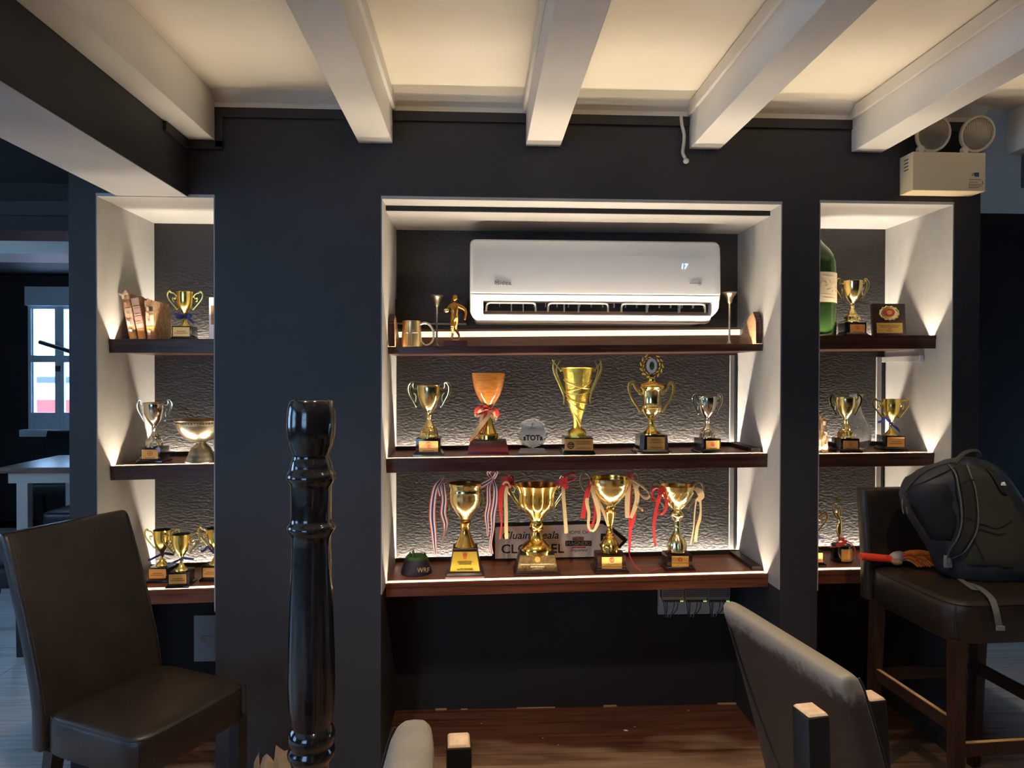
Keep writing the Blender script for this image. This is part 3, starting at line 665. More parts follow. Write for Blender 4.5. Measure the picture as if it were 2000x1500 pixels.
# ---- tall twisted cup
S = Spot(1127.2, 'c2', .195); t = thing('trophy_cup', 'tall gold cup wound with diagonal bands and blade handles, centre of the middle shelf', 'trophy', S.o)
cup(t, S, [(S.z(a), S.r(b)) for a, b in ((836, 8.2), (827, 8), (818, 9), (809, 12), (802, 14.4), (795, 16.4), (788, 18.6), (781, 20.2), (773, 21.8), (765, 23), (749, 25.6), (735, 28.6), (722, 31.8), (720, 31.6), (718, 33))], 'goldt', S.r(70))
solid(t, 'foot', [(0 + S.z(a), S.r(b)) for a, b in ((854, 18.5), (847, 18.5), (845, 18.2), (842, 16.4), (838, 13.2), (836, 9.5))], 'goldt', 40)
for (za, zb, a0, a1, w) in ((741, 758, -2.9, -.2, 2.6), (764, 742, -2.9, -.3, 2.4), (768, 760, -3.0, -.4, 2.2), (772, 787, -3.0, -.2, 2.2), (779, 801, -2.9, -.5, 1.9), (793, 829, -2.7, -.9, 1.4)):
    bm = bmesh.new(); pts = []
    P0 = sorted([(S.z(a), S.r(b)) for a, b in ((836, 8.2), (827, 8), (818, 9), (809, 12), (795, 16.4), (781, 20.2), (765, 23), (749, 25.6), (735, 28.6), (718, 32.8))])
    for k in range(15):
        f = k / 14; a = a0 + (a1 - a0) * f; z = S.z(za + (zb - za) * f + 5 * math.sin(f * math.pi))
        r = next((p[1] + (q[1] - p[1]) * (z - p[0]) / (q[0] - p[0]) for p, q in zip(P0, P0[1:]) if p[0] <= z <= q[0]), P0[0][1])
        pts.append((r * math.cos(a), r * math.sin(a), z))
    tube(bm, pts, S.r(w), 8, 1, .55); obj('swirl_band', bm, 'goldh', t, True)
for sd in (-1, 1):
    bm = bmesh.new(); Q = lambda l: [S.P(sd * a, b) for a, b in l]
    tube(bm, Q([(26, 789), (25, 779), (27, 770), (33, 754), (40, 739), (46, 724), (47, 712), (43.5, 702)]), [S.r(q) for q in (1.2, 1.7, 2, 2.5, 2.6, 2.4, 1.9, .9)], 8, 5, .5)
    tube(bm, Q([(31.5, 725), (37, 719), (42, 713), (47.5, 705), (49, 702.5)]), [S.r(q) for q in (1.6, 1.6, 1.6, 1.3, .6)], 8, 4, .5)
    tube(bm, Q([(24, 768), (29, 757), (35.5, 742), (40.5, 726), (40, 716), (33, 703)]), [S.r(q) for q in (1, 1.3, 1.4, 1.5, 1.5, .8)], 8, 5, .5)
    obj('handle', bm, 'goldh', t, True)
d = .105; plinth(t, S, S.r(54.5), d, S.z(853), 'black', S.z(876), bev=.0012, stepw=1.15)
p = plate(t, S.r(-27), S.r(27), S.z(880), S.z(855), -d / 2 - .0004, 'plateo', title=())
hh = S.z(855) - S.z(880)
text('lettering', "MOLLY MALONE'S", .0070, 'ink', p, (S.r(9), -.0016, hh * .78), bold=0)
text('lettering', 'FUN OLYMPICS 2013', .0068, 'ink', p, (S.r(9), -.0016, hh * .61), sx=.93, bold=0)
text('lettering', 'CHAMPION TEAM', .0078, 'ink', p, (S.r(9), -.0016, hh * .28), bold=0)
bm = bmesh.new(); rr = S.r(6.9)
prism(bm, [(rr * math.cos(a * math.pi / 16) - S.r(16), rr * math.sin(a * math.pi / 16) + hh * .5) for a in range(32)], -.0017, -.0012); obj('round_badge', bm, 'ink', p)
bm = bmesh.new()
for q, w in ((.66, .7), (.5, 1.6), (.36, 1.1)): box(bm, -S.r(16) - rr * w * .5, -S.r(16) + rr * w * .5, -.0021, -.0017, hh * q - .0009, hh * q + .0009)
obj('badge_bars', bm, 'plate', p)

# ---- lidded champions' cup with laurel finial
S = Spot(1272, 'c2', .205); t = thing('trophy_cup', 'lidded gold cup with ear handles and a laurel wreath finial', 'trophy', S.o)
cup(t, S, [(S.z(a), S.r(b)) for a, b in ((818, 5.5), (815, 8), (809, 14.6), (803, 18.5), (797.5, 20.4), (796, 19.2), (793, 19.8), (790, 18), (786, 17.4), (776, 17.6), (766, 19), (761, 20.4), (759, 22.5))], 'goldl', S.r(10), flute=((S.z(812), S.z(797), 20, .07),))
solid(t, 'lid', [(S.z(a), S.r(b)) for a, b in ((759, 22.6), (756.5, 24.6), (753, 24.2), (750, 22), (747.5, 16), (746.5, 9.5), (744, 7), (740, 7.4), (737, 6.2))], 'gold', 40)
solid(t, 'stem', [(S.z(a), S.r(b)) for a, b in ((848.5, 19.5), (846.5, 19.3), (844, 14.8), (840, 10.5), (835, 7.8), (829, 5.8), (824, 5.4), (821, 6), (819.5, 8), (818, 5.6))], 'gold', 40)
handles(t, S, [(18, 768), (22.5, 769), (25, 764), (28.5, 762), (32, 757), (35, 749.5), (39, 747.5), (43.5, 751), (44, 762), (40, 774), (34, 786), (27.5, 795), (23.5, 803), (19, 803)], [2.2, 2.6, 2.8, 2.4, 2.2, 2.6, 3.4, 3.4, 3.0, 2.4, 2.0, 1.8, 2.0, 1.4], 'goldh', .55)
wr = bmesh.new(); c = S.P(0, 714.5)
tube(wr, [c + Vector((S.r(18.5) * math.cos(a), 0, S.r(19.5) * math.sin(a))) for a in [math.radians(75 - 330 + q * 16.5 + 0) for q in range(21)]], S.r(1.6), 7, 2)
obj('wreath_ring', wr, 'gold', t, True)
for q in range(24):
    a = math.radians(105 + q * (310 / 23)); bm = bmesh.new(); rad = S.r(18.5 + (3.0 if q % 2 else -1.6)); cc = c + Vector((rad * math.cos(a), -.0012 if q % 2 else .0012, rad * 1.05 * math.sin(a)))
    ball(bm, (0, 0, 0), S.r(4.6), 8, 6, (1, .3, .36)); bmesh.ops.rotate(bm, verts=bm.verts, cent=(0, 0, 0), matrix=Matrix.Rotation(-(a + math.pi / 2 + (.45 if q % 2 else -.45)), 3, 'Y')); bmesh.ops.translate(bm, verts=bm.verts, vec=cc)
    obj('laurel_leaf', bm, 'goldh', t, True)
bm = bmesh.new(); prism(bm, [(S.r(10.4) * math.cos(a * math.pi / 5 + .31) , c.z + S.r(15.2) * math.sin(a * math.pi / 5 + .31)) for a in range(10)], -.004, .002); o = obj('medal', bm, 'medalw', t)
bm = bmesh.new(); prism(bm, [(S.r(5) * math.cos(a * math.pi / 9), c.z + S.r(8.4) * math.sin(a * math.pi / 9)) for a in range(18)], -.0052, -.0041); obj('medal_centre', bm, 'teeg', o)
bm = bmesh.new(); box(bm, -S.r(3.5), S.r(3.5), -.0057, -.0052, c.z - .001, c.z + .001); box(bm, -S.r(2.6), S.r(2.6), -.0057, -.0052, c.z + .004, c.z + .0055); obj('medal_bars', bm, 'gold', o)
tube_ = bmesh.new(); frustum(tube_, S.r(8), S.r(5), S.z(738), S.r(12), S.r(4), S.z(731), .0006); obj('finial_foot', tube_, 'gold', t)
bm = bmesh.new(); w, zt, ch = S.r(28), S.z(848), S.r(7)
def oct_(w, c_): return [(-w + c_, -w), (w - c_, -w), (w, -w + c_), (w, w - c_), (w - c_, w), (-w + c_, w), (-w, w - c_), (-w, -w + c_)]
def octbase(bm, levels):
    rings = [[bm.verts.new((x, y, z)) for x, y in oct_(w, c_)] for z, w, c_ in levels]
    for a, b in zip(rings, rings[1:]):
        for i in range(8): bm.faces.new((a[i], a[(i + 1) % 8], b[(i + 1) % 8], b[i]))
    bm.faces.new(rings[0][::-1]); bm.faces.new(rings[-1])
octbase(bm, [(0, w * 1.2, ch * 1.1), (.006, w * 1.2, ch * 1.1), (.010, w * 1.1, ch), (.016, w * 1.06, ch), (.017, w, ch), (zt, w * .94, ch)]); obj('plinth', bm, 'black', t)
p = plate(t, S.r(-15), S.r(19), S.z(878.5), S.z(851), -w - .0006, 'plateo'); hh = S.z(851) - S.z(878.5); p.rotation_euler = (-.04, 0, 0)
text('lettering', "Molly Malone's", .0068, 'ink', p, (0, -.0016, hh * .80), shear=.25)
text('lettering', 'Fun Olympics 2013', .0066, 'ink', p, (0, -.0016, hh * .63), shear=.25, sx=.95)
text('lettering', 'Champions', .0115, 'ink', p, (0, -.0016, hh * .27))

# ---- wooden goblet
S = Spot(953.4, 'c2', .225); t = thing('goblet_trophy', 'polished orange wooden goblet on a gold stem and maroon block', 'trophy', S.o)
cup(t, S, [(S.z(a), S.r(b)) for a, b in ((798, 6.5), (795, 8.8), (790, 12), (782, 17.3), (775, 21.4), (766, 25.4), (756, 28.6), (745, 31), (735, 32.3), (728.5, 32.8))], 'honey', S.r(60), wall=.004, inner='honey')
solid(t, 'stem', [(S.z(a), S.r(b)) for a, b in ((857, 21.6), (849, 21.6), (847, 21), (845.5, 17), (842, 15.6), (836, 12.6), (828, 10), (817, 7.4), (808, 6), (801, 5.6), (798, 6.4))], 'gold', 40)
d = .150; bm = bmesh.new(); frustum(bm, S.r(84), d * 1.02, 0, S.r(82), d, .006, .001); frustum(bm, S.r(80), d * .96, .006, S.r(69), d * .80, S.z(859), .0015); obj('block', bm, 'maroon', t, True)
def R(t, S, pts, w, m, name='ribbon', tw=None, y=0):
    bm = bmesh.new(); ribbon(bm, [S.P(p[0], p[1], (p[2] if len(p) > 2 else 0) + y) for p in pts], [S.r(q) for q in w] if isinstance(w, (list, tuple)) else S.r(w), 6, tw or [0] * len(pts)); return obj(name, bm, m, t, True)
H2 = 8
for m, pts, w in (('redrib', [(0, 798, -.018), (-10, 793, -.026), (-20, 797, -.028), (-24, 804, -.026), (-16, 806, -.025), (0, 800, -.020)], 7), ('goldrib', [(0, 801, -.018), (-10, 800, -.026), (-21, 804, -.026), (-23, 811, -.024), (-12, 807, -.024), (0, 802, -.02)], 7),
                  ('redrib', [(0, 799, -.018), (8, 797, -.026), (16, 802, -.028), (17, 812, -.026), (8, 806, -.024), (0, 800, -.02)], 7), ('goldrib', [(0, 800, -.018), (8, 802, -.025), (13, 808, -.027), (14, 819, -.026), (6, 810, -.024), (0, 802, -.02)], 7),
                  ('redrib', [(-2, 800, -.020), (-6, 812, -.028), (-9, 828, -.034), (-22, 845, -.045), (-36, 859, -.060)], [5, 7, 7, 8, 5]), ('goldrib', [(2, 802, -.021), (0, 812, -.03), (-8, 822, -.036), (-22, 840, -.046), (-34, 858, -.064)], [5, 7, 8, 9, 3]), ('goldrib', [(-10, 806, -.024), (-14, 818, -.028), (-15, 835, -.03)], [6, 6, 5])):
    R(t, S, pts, w, m)
# ---- bottom shelf: striped-ribbon trophy
S = Spot(908.6, 'c1', .205); t = thing('trophy_cup', 'gold cup with red white and blue striped ribbons on a tall tapered base', 'trophy', S.o)
cup(t, S, [(S.z(a), S.r(b)) for a, b in ((1014, 8.5), (1011, 11), (1006, 14.5), (999, 21), (989, 27), (980, 30), (971, 31.2), (963, 31), (961, 31.8), (957, 30.6), (951, 31), (948, 33), (943, 32.8))], 'goldl', S.r(45), flute=((S.z(1012), S.z(985), 28, .04),))
solid(t, 'knob', [(S.z(a), S.r(b)) for a, b in ((1025, 8.8), (1023, 10.4), (1018, 10.8), (1015, 9.5), (1014, 8))], 'bronze', 36)
solid(t, 'stem', [(S.z(a), S.r(b)) for a, b in ((1067, 20.5), (1064, 20.5), (1061, 18.4), (1057, 16.6), (1050, 13.2), (1041, 9.8), (1032, 8.6), (1027, 9.6), (1024.5, 10.6))], 'goldd', 40, ((S.z(1066.5), S.z(1060), 24, .07),))
for sd in (-1, 1):
    bm = bmesh.new(); tube(bm, [S.P(sd * a, b) for a, b in ((29, 962), (33, 964), (36.5, 972), (34, 984), (30, 992), (33, 996), (35, 992))], S.r(1.2), 8, 5); obj('handle', bm, 'goldl', t, True)
d = .118; zt = S.z(1066); bm = bmesh.new()
frustum(bm, S.r(75), d * 1.12, 0, S.r(75), d * 1.12, .010, .0015); frustum(bm, S.r(72), d * 1.08, .010, S.r(63), d * .95, .022, .001); frustum(bm, S.r(62), d * .93, .022, S.r(47), d * .68, zt - .008, .001); frustum(bm, S.r(49), d * .72, zt - .008, S.r(46), d * .66, zt, .0015)
obj('plinth', bm, 'brownbase', t, True)
f0, f1 = -d * .465, -d * .34; z0, z1 = .026, zt - .012; lean = math.atan2(f1 - f0, zt - .030)
p = plate(t, -S.r(28.5), S.r(28.5), z0, z1, f0 - .0008, mat('yellow_gold_plate', (.72, .46, .05), .35, .4), rot=0, wt=.78); p.rotation_euler = (-lean, 0, 0)
hh = z1 - z0
text('lettering', 'PLATE WINNERS', .0085, 'ink', p, (0, -.0016, hh * .09), bold=.02)
text('lettering', 'KOREAN RUGBY UNION', .0052, 'ink', p, (0, -.0016, hh * .46), bold=.006)
text('lettering', 'SEVENS RUGBY FIVES', .0052, 'ink', p, (0, -.0016, hh * .36), bold=.006)
bm = bmesh.new(); box(bm, -.0085, .0085, -.0018, -.0012, hh * .86, hh * .92); prism(bm, [(-.0075, hh * .84), (.0075, hh * .84), (.0065, hh * .66), (0, hh * .60), (-.0065, hh * .66)], -.0018, -.0012); obj('crest', bm, 'redink', p)
bm = bmesh.new(); box(bm, -.006, .006, -.0022, -.0018, hh * .76, hh * .79); box(bm, -.004, .004, -.0022, -.0018, hh * .68, hh * .71); obj('crest_bars', bm, 'plate', p)
def dx(x): return x - 908.6
q = lambda l: [(dx(a), b, c) for a, b, c in l]
for pts, w, tw in ((q([(866, 932, -.012), (858, 940, -.022), (851, 952, -.022), (846, 980, -.018), (845, 1010, -.016), (848, 1040, -.015), (850, 1065, -.016), (852, 1079, -.018)]), [6, 9, 11, 12.5, 13, 11, 8, 5], None),
                   (q([(864, 934, -.012), (866, 950, -.020), (868, 975, -.018), (866, 1000, -.016), (871, 1022, -.016), (868, 1042, -.016), (864, 1060, -.018)]), [6, 9, 11, 12, 11, 5, 4], [0, 0, .2, .1, .5, 1.0, .6]),
                   (q([(862, 935, -.014), (868, 930, -.022), (874, 931, -.024), (873, 938, -.022), (866, 940, -.016), (861, 937, -.014)]), 6, [8] * 6),
                   (q([(856, 938, -.016), (859, 952, -.026), (862, 966, -.024)]), [7, 9, 8], None),
                   (q([(936, 950, -.010), (945, 944, -.022), (955, 938, -.022), (961, 933, -.016)]), [9, 10, 9, 6], [9] * 4),
                   (q([(960, 934, -.014), (953, 922, -.022), (960, 918, -.024), (969, 921, -.022), (963, 934, -.016)]), 8, [.3] * 5),
                   (q([(961, 935, -.014), (954, 950, -.02), (954, 980, -.018), (950, 1005, -.016), (952, 1030, -.016), (952, 1046, -.016)]), [6, 8, 9, 9, 6, 3], None),
                   (q([(962, 935, -.014), (967, 955, -.02), (966, 980, -.018), (962, 1005, -.016), (962, 1030, -.016), (958, 1060, -.018), (961, 1080, -.02)]), [6, 9, 11, 11, 7, 5, 6], None)):
    R(t, S, pts, w, 'stripe', 'striped_ribbon', tw)
# ---- big lobed gold cup
S = Spot(1047.7, 'c1', .215); t = thing('trophy_cup', 'biggest gold cup with a wavy lobed bowl, in front of the cream sign', 'trophy', S.o)
cup(t, S, [(S.z(a), S.r(b)) for a, b in ((1015, 11), (1012, 12.5), (1009, 14.6), (1004, 18.5), (999, 22.5), (993, 28), (988, 31), (980, 33), (972, 33.6), (964, 34.2), (957, 36.8), (951, 40), (946.5, 42.5))], 'gold', S.r(45), lobe=8, inner='goldd', seg=64)
solid(t, 'stem', [(S.z(a), S.r(b)) for a, b in ((1079, 29.5), (1075, 30), (1071, 30.4), (1067, 28), (1063, 26.5), (1060, 22), (1055, 16), (1049, 12.8), (1042, 10.6), (1037.5, 10), (1035, 12.6), (1032, 13.8), (1029, 12.2), (1026, 13.6), (1021, 13.6), (1018, 11.5), (1015, 11))], 'goldd', 44, ((S.z(1079.5), S.z(1069), 18, .05),))
handles(t, S, [(36, 954), (42, 951), (46, 944), (47, 933), (51, 928.5), (56, 933), (57.5, 943), (54, 957), (47.5, 968), (40, 979), (35.5, 986), (33.5, 996)], [2.0, 2.6, 2.6, 2.2, 2.4, 2.6, 3.0, 3.8, 4.0, 3.2, 2.2, 1.6], 'goldl', .45, extra=(([(41, 952), (45, 962), (51, 960)], 1.6),))
d = .120; zt = S.z(1076); bm = bmesh.new()
frustum(bm, S.r(90), d * 1.02, 0, S.r(90), d * 1.02, .007, .001); frustum(bm, S.r(86), d * .97, .007, S.r(83), d * .93, .014, .001); frustum(bm, S.r(82), d * .92, .014, S.r(66), d * .70, zt, .002); obj('plinth', bm, 'brownbase', t, True)
f0, f1 = -d * .46, -d * .35; lean = math.atan2(f1 - f0, zt - .014)
p = plate(t, -S.r(39), S.r(39), .017, zt - .005, f0 - .0008 + .0008, 'brass', wt=.85); p.rotation_euler = (-lean, 0, 0); p.location.y = f0 + (f1 - f0) * .05 - .0006
hh = zt - .022
text('lettering', 'NATIONAL RUGBY CHAMPIONSHIPS 2010', .0074, 'inkl', p, (0, -.0016, hh * .42), sx=.98)
text('lettering', 'PREMIER LEAGUE', .0074, 'inkl', p, (0, -.0016, hh * .27)); text('lettering', 'CHAMPIONS', .0074, 'inkl', p, (0, -.0016, hh * .13))
bm = bmesh.new(); rr = S.r(5.3)
prism(bm, [(rr * math.cos(a * math.pi / 12), hh * .74 + rr * math.sin(a * math.pi / 12)) for a in range(24)], -.0024, -.0012); o = obj('round_medal', bm, 'plateo', p)
q = lambda l: [(a - 1047.7, b, c) for a, b, c in l]
for m, pts, w, tw in (('redrib', q([(980, 940, -.012), (985, 934, -.022), (994, 936, -.024), (998, 944, -.02), (990, 950, -.014)]), [9, 12, 13, 11, 6], [9] * 5), ('goldrib', q([(981, 944, -.024), (987, 939, -.028), (994, 943, -.028), (996, 950, -.024)]), 4, [9] * 4),
                      ('redrib', q([(986, 940, -.02), (979, 955, -.02), (977, 985, -.018), (979, 1020, -.016), (976, 1050, -.016)]), [8, 9, 8, 5, 4], [0, 0, .4, .8, .4]), ('goldrib', q([(990, 948, -.018), (987, 965, -.018), (988, 1000, -.016), (988, 1030, -.016), (989, 1050, -.016)]), [6, 7, 7, 7, 7], None),
                      ('redrib', q([(1084, 948, -.012), (1090, 941, -.022), (1099, 938, -.026), (1107, 937, -.022)]), [6, 12, 13, 8], [9] * 4), ('redrib', q([(1096, 944, -.02), (1102, 947, -.024), (1108, 951, -.022)]), [9, 10, 5], [9] * 3),
                      ('redrib', q([(1096, 940, -.016), (1104, 928, -.022), (1114, 923, -.024), (1122, 926, -.022), (1120, 934, -.018), (1108, 938, -.016), (1098, 941, -.016)]), 5, [H2] * 7),
                      ('goldrib', q([(1099, 948, -.014), (1099, 965, -.018), (1102, 1000, -.018), (1105, 1040, -.018)]), [6, 7, 7, 7], None)):
    R(t, S, pts, w, m, 'ribbon', tw)
# ---- ring-eared trophy on chamfered base
S = Spot(1190.7, 'c1', .215); t = thing('trophy_cup', 'gold cup with ring ears and red and gold ribbons, right of the cream sign', 'trophy', S.o)
cup(t, S, [(S.z(a), S.r(b)) for a, b in ((988, 9.5), (986, 11), (983.6, 13.6), (979, 19), (974.8, 23.2), (967, 29), (959, 33.6), (951, 36.5), (946, 37.8), (945, 38.6), (938, 38.8), (933, 39.4))], 'goldl', S.r(45), inner='goldd')
solid(t, 'stem', [(S.z(a), S.r(b)) for a, b in ((1077, 17.8), (1073, 18), (1068, 18.6), (1062, 18), (1056, 15), (1051, 11), (1048, 8.4), (1046, 9.6), (1044, 8), (1042, 6.6), (1040, 8), (1038, 7.4), (1035, 5), (1030, 4.6), (1018, 7.4), (1008, 9.9), (1002, 11.4), (999, 12.8), (996, 11.5), (993, 9.2), (990, 10.2), (988, 9.6))], 'goldd', 48, ((S.z(1074), S.z(1050), 30, .12),))
handles(t, S, [(37, 938), (39, 931), (43.5, 925), (49.5, 922), (55, 927), (57.5, 937), (54.5, 949), (48, 958), (41, 966), (35, 973)], [2.0, 2.2, 2.5, 2.7, 2.9, 2.9, 2.8, 2.4, 2.0, 1.6], 'pewter', .5)
def cham_base(t, S, wpx, dd, zt, st):
    bm = bmesh.new(); w = S.r(wpx) / 2
    frustum(bm, w * 2.36, dd * 1.28, 0, w * 2.36, dd * 1.28, st * .45, .0015); frustum(bm, w * 2.2, dd * 1.18, st * .45, w * 2.1, dd * 1.1, st, .0015); frustum(bm, w * 2, dd, st, w * 2, dd, zt, .005); obj('plinth', bm, 'brownbase', t, True)
d = .092; zt = S.z(1079); cham_base(t, S, 56, d, zt, S.z(1104))
p = plate(t, -S.r(19.5), S.r(19.5), S.z(1107.5), S.z(1082), -d / 2 - .0005, 'plate', emblem='ring'); hh = S.z(1082) - S.z(1107.5)
bm = bmesh.new(); box(bm, -S.r(19.5), S.r(19.5), -.0018, -.0012, hh * .225, hh * .27); obj('highlight_bar', bm, 'goldl', p)
for fr, wd in ((.48, .5), (.38, .75), (.11, .3)): bm = bmesh.new(); box(bm, -S.r(19) * wd, S.r(19) * wd, -.0016, -.0012, hh * fr, hh * fr + .0007); obj('engraved_line', bm, 'brass', p)
q = lambda l: [(a - 1190.7, b, c) for a, b, c in l]
for m, pts, w, tw in (('redrib', q([(1153, 936, -.014), (1146, 955, -.024), (1141, 980, -.02), (1136, 1010, -.018)]), [5, 9, 9, 9], None), ('redrib', q([(1153, 936, -.014), (1160, 946, -.03), (1166, 952, -.034), (1170, 957, -.032)]), [4, 8, 8, 5], [.6] * 4),
                      ('goldrib', q([(1153, 938, -.016), (1156, 960, -.026), (1164, 985, -.024), (1167, 1010, -.022), (1160, 1031, -.02), (1151, 1033, -.02), (1147, 1022, -.02), (1148, 1000, -.02), (1144, 975, -.022), (1152, 945, -.02)]), [6, 8, 9, 7, 5, 4, 5, 6, 7, 5], None),
                      ('redrib', q([(1154, 940, -.016), (1158, 965, -.02), (1161, 995, -.018), (1157, 1018, -.018), (1152, 1028, -.018)]), [5, 6, 6, 5, 5], None), ('goldrib', q([(1154, 945, -.014), (1166, 975, -.012), (1178, 1000, -.01), (1187, 1026, -.012)]), [4, 6, 6, 5], None),
                      ('redrib', q([(1149, 1030, -.018), (1146, 1036, -.02)]), [6, 5], None),
                      ('redrib', q([(1222, 926, -.012), (1228, 927, -.02), (1232, 932, -.02)]), [9, 11, 8], [9] * 3), ('goldrib', q([(1230, 931, -.016), (1225, 950, -.022), (1223, 980, -.02), (1223, 1010, -.02)]), [6, 9, 10, 8], None),
                      ('goldrib', q([(1231, 932, -.016), (1239, 950, -.024), (1242, 970, -.022), (1238, 990, -.02), (1230, 1010, -.02)]), [6, 9, 9, 9, 6], None), ('goldrib', q([(1232, 934, -.016), (1248, 945, -.02), (1262, 958, -.022), (1266, 967, -.022), (1260, 972, -.02), (1250, 966, -.02), (1240, 950, -.02)]), 6, [H2] * 7),
                      ('goldrib', q([(1241, 985, -.02), (1247, 990, -.022), (1253, 993, -.022), (1251, 997, -.022)]), 5, [H2] * 4),
                      ('redrib', q([(1230, 934, -.014), (1230, 960, -.014), (1229, 1000, -.012), (1230, 1030, -.012), (1236, 1012, -.014), (1239, 995, -.016)]), [5, 5, 4, 7, 7, 5], None),
                      ('redrib', q([(1230, 1030, -.012), (1229, 1060, -.012), (1228, 1082, -.016), (1236, 1099, -.03), (1248, 1111, -.04), (1264, 1111, -.045), (1290, 1105, -.03)]), [7, 5, 3, 5, 6, 4, 2], [0, 0, .5, 1, 1.2, 1.4, 1.5])):
    R(t, S, pts, w, m, 'ribbon', tw)
# ---- twisted bowl trophy on waisted stem
S = Spot(1322, 'c1', .225); t = thing('trophy_cup', 'gold cup with a faceted disc stem, last on the right of the bottom shelf', 'trophy', S.o)
bmz = [(S.z(a), S.r(b)) for a, b in ((995.5, 8.5), (993, 10.5), (989, 13.6), (983, 18.6), (974, 24.6), (966, 28.4), (958, 31), (956.5, 32), (951, 32.8), (947.5, 33.8))]
b = cup(t, S, bmz, 'goldl', S.r(40), inner='goldd')
for k in range(16):       # slanting flutes on the bowl
    bm = bmesh.new(); pts = []
    for j in range(7):
        z = S.z(992 - j * 5.4); r = next((p_[1] + (q_[1] - p_[1]) * (z - p_[0]) / (q_[0] - p_[0]) for p_, q_ in zip(bmz, bmz[1:]) if p_[0] <= z <= q_[0]), bmz[0][1]); a = k * math.pi / 8 + j * .13; pts.append((r * math.cos(a), r * math.sin(a), z))
    tube(bm, pts, [S.r(.5 + .16 * j) for j in range(7)], 6, 1, .6); obj('slanting_rib', bm, 'goldl', b, True)
solid(t, 'stem', [(S.z(a), S.r(b_)) for a, b_ in ((1076, 18.4), (1072, 18.6), (1067, 19.2), (1062, 19), (1056, 17), (1051, 14), (1046, 10), (1040, 7.4), (1033, 5.4), (1029, 5.2), (1027, 7), (1023, 6.2), (1019, 7), (1016, 6.4), (1013, 8), (1008, 13.4), (1005, 15), (1002, 14.4), (998, 9), (995.5, 8.2))], 'goldl', 48, ((S.z(1072), S.z(1052), 34, .12), (S.z(1013), S.z(997.5), 16, .10)))
handles(t, S, [(32, 958), (33, 949), (37, 944), (43, 942), (49, 945), (51.5, 953), (50.5, 963), (45, 970), (38, 975), (31, 982), (25.5, 990), (23.5, 998)], [1.6, 1.8, 2.0, 2.2, 2.4, 2.4, 2.3, 2.2, 2.0, 1.8, 1.8, 2.2], 'pewter', .5)
d = .086; zt = S.z(1079); cham_base(t, S, 50, d, zt, S.z(1101))
p = plate(t, -S.r(16), S.r(17), S.z(1104.5), S.z(1081), -d / 2 - .0005, 'plate', emblem='ring'); hh = S.z(1081) - S.z(1104.5)
bm = bmesh.new(); box(bm, -S.r(16), S.r(16), -.0018, -.0012, hh * .42, hh * .47); obj('highlight_bar', bm, 'goldl', p)
for fr, wd in ((.26, .5), (.12, .6)): bm = bmesh.new(); box(bm, -S.r(16) * wd, S.r(16) * wd, -.0016, -.0012, hh * fr, hh * fr + .0007); obj('engraved_line', bm, 'brass', p)
q = lambda l: [(a - 1322, b_, c) for a, b_, c in l]
for m, pts, w, tw in (('redrib', q([(1287, 949, -.016), (1285, 965, -.024), (1280, 985, -.02), (1276, 1010, -.018), (1274, 1030, -.018), (1277, 1065, -.018)]), [10, 9, 6, 7, 5, 4], None), ('redrib', q([(1288, 950, -.018), (1296, 970, -.026), (1298, 985, -.026), (1293, 998, -.024), (1286, 1002, -.022), (1283, 996, -.02)]), [6, 6, 6, 5, 4, 4], None),
                      ('redrib', q([(1286, 952, -.016), (1277, 952, -.02), (1271, 958, -.02), (1270, 972, -.02), (1277, 976, -.02), (1284, 968, -.018)]), 5, [.4] * 6),
                      ('goldrib', q([(1355, 952, -.016), (1362, 958, -.026), (1366, 968, -.024), (1358, 976, -.022)]), [9, 13, 12, 7], None), ('goldrib', q([(1357, 974, -.02), (1354, 1000, -.018), (1352, 1030, -.018), (1346, 1062, -.018)]), [3, 2.5, 2.5, 3], None),
                      ('goldrib', q([(1364, 970, -.02), (1366, 995, -.018), (1364, 1012, -.018), (1359, 1030, -.018), (1356, 1057, -.018)]), [5, 3.5, 6, 6, 6], None)):
    R(t, S, pts, w, m, 'ribbon', tw)
# ---- star award
S = Spot(1643, 'r1', .245); t = thing('star_award', 'slim gold figure holding up a star on a black drum base', 'trophy', S.o)
solid(t, 'drum', [(0, S.r(20)), (.004, S.r(20)), (.005, S.r(19)), (S.z(1064), S.r(19)), (S.z(1062.5), S.r(17.5))], 'black', 40)
zt = S.z(1062.5); bm = bmesh.new(); n = 12; a0, a1 = -2.05, -.62; rr = S.r(19.4); rows = []
for k in range(n + 1):
    a = a0 + (a1 - a0) * k / n; rows.append([bm.verts.new((r_ * math.cos(a), r_ * math.sin(a), z)) for r_, z in ((rr, S.z(1093)), (rr, S.z(1068)), (rr - .0008, S.z(1068)), (rr - .0008, S.z(1093)))])
for a, b in zip(rows, rows[1:]):
    for j in range(4): bm.faces.new((a[j], a[(j + 1) % 4], b[(j + 1) % 4], b[j]))
bm.faces.new(rows[0]); bm.faces.new(rows[-1]); o = obj('name_plate', bm, 'plate', t, True)
for fr in (.35, .25, .15):
    b = bmesh.new(); z = S.z(1093) + (S.z(1068) - S.z(1093)) * fr; tube(b, [((rr + .0002) * math.cos(a), (rr + .0002) * math.sin(a), z) for a in (-1.75, -1.6, -1.45, -1.3, -1.15)], .0005, 5, 1); obj('engraved_line', b, 'inkl', o)
solid(t, 'foot_disc', [(zt - .001, S.r(10)), (zt + .003, S.r(9)), (zt + .005, S.r(3))], 'gold', 32)
K = lambda x, y, dy=0: S.P((x / 8.827 + 1580) - 1643, y / 8.827 + 960, dy)
fig = bmesh.new()
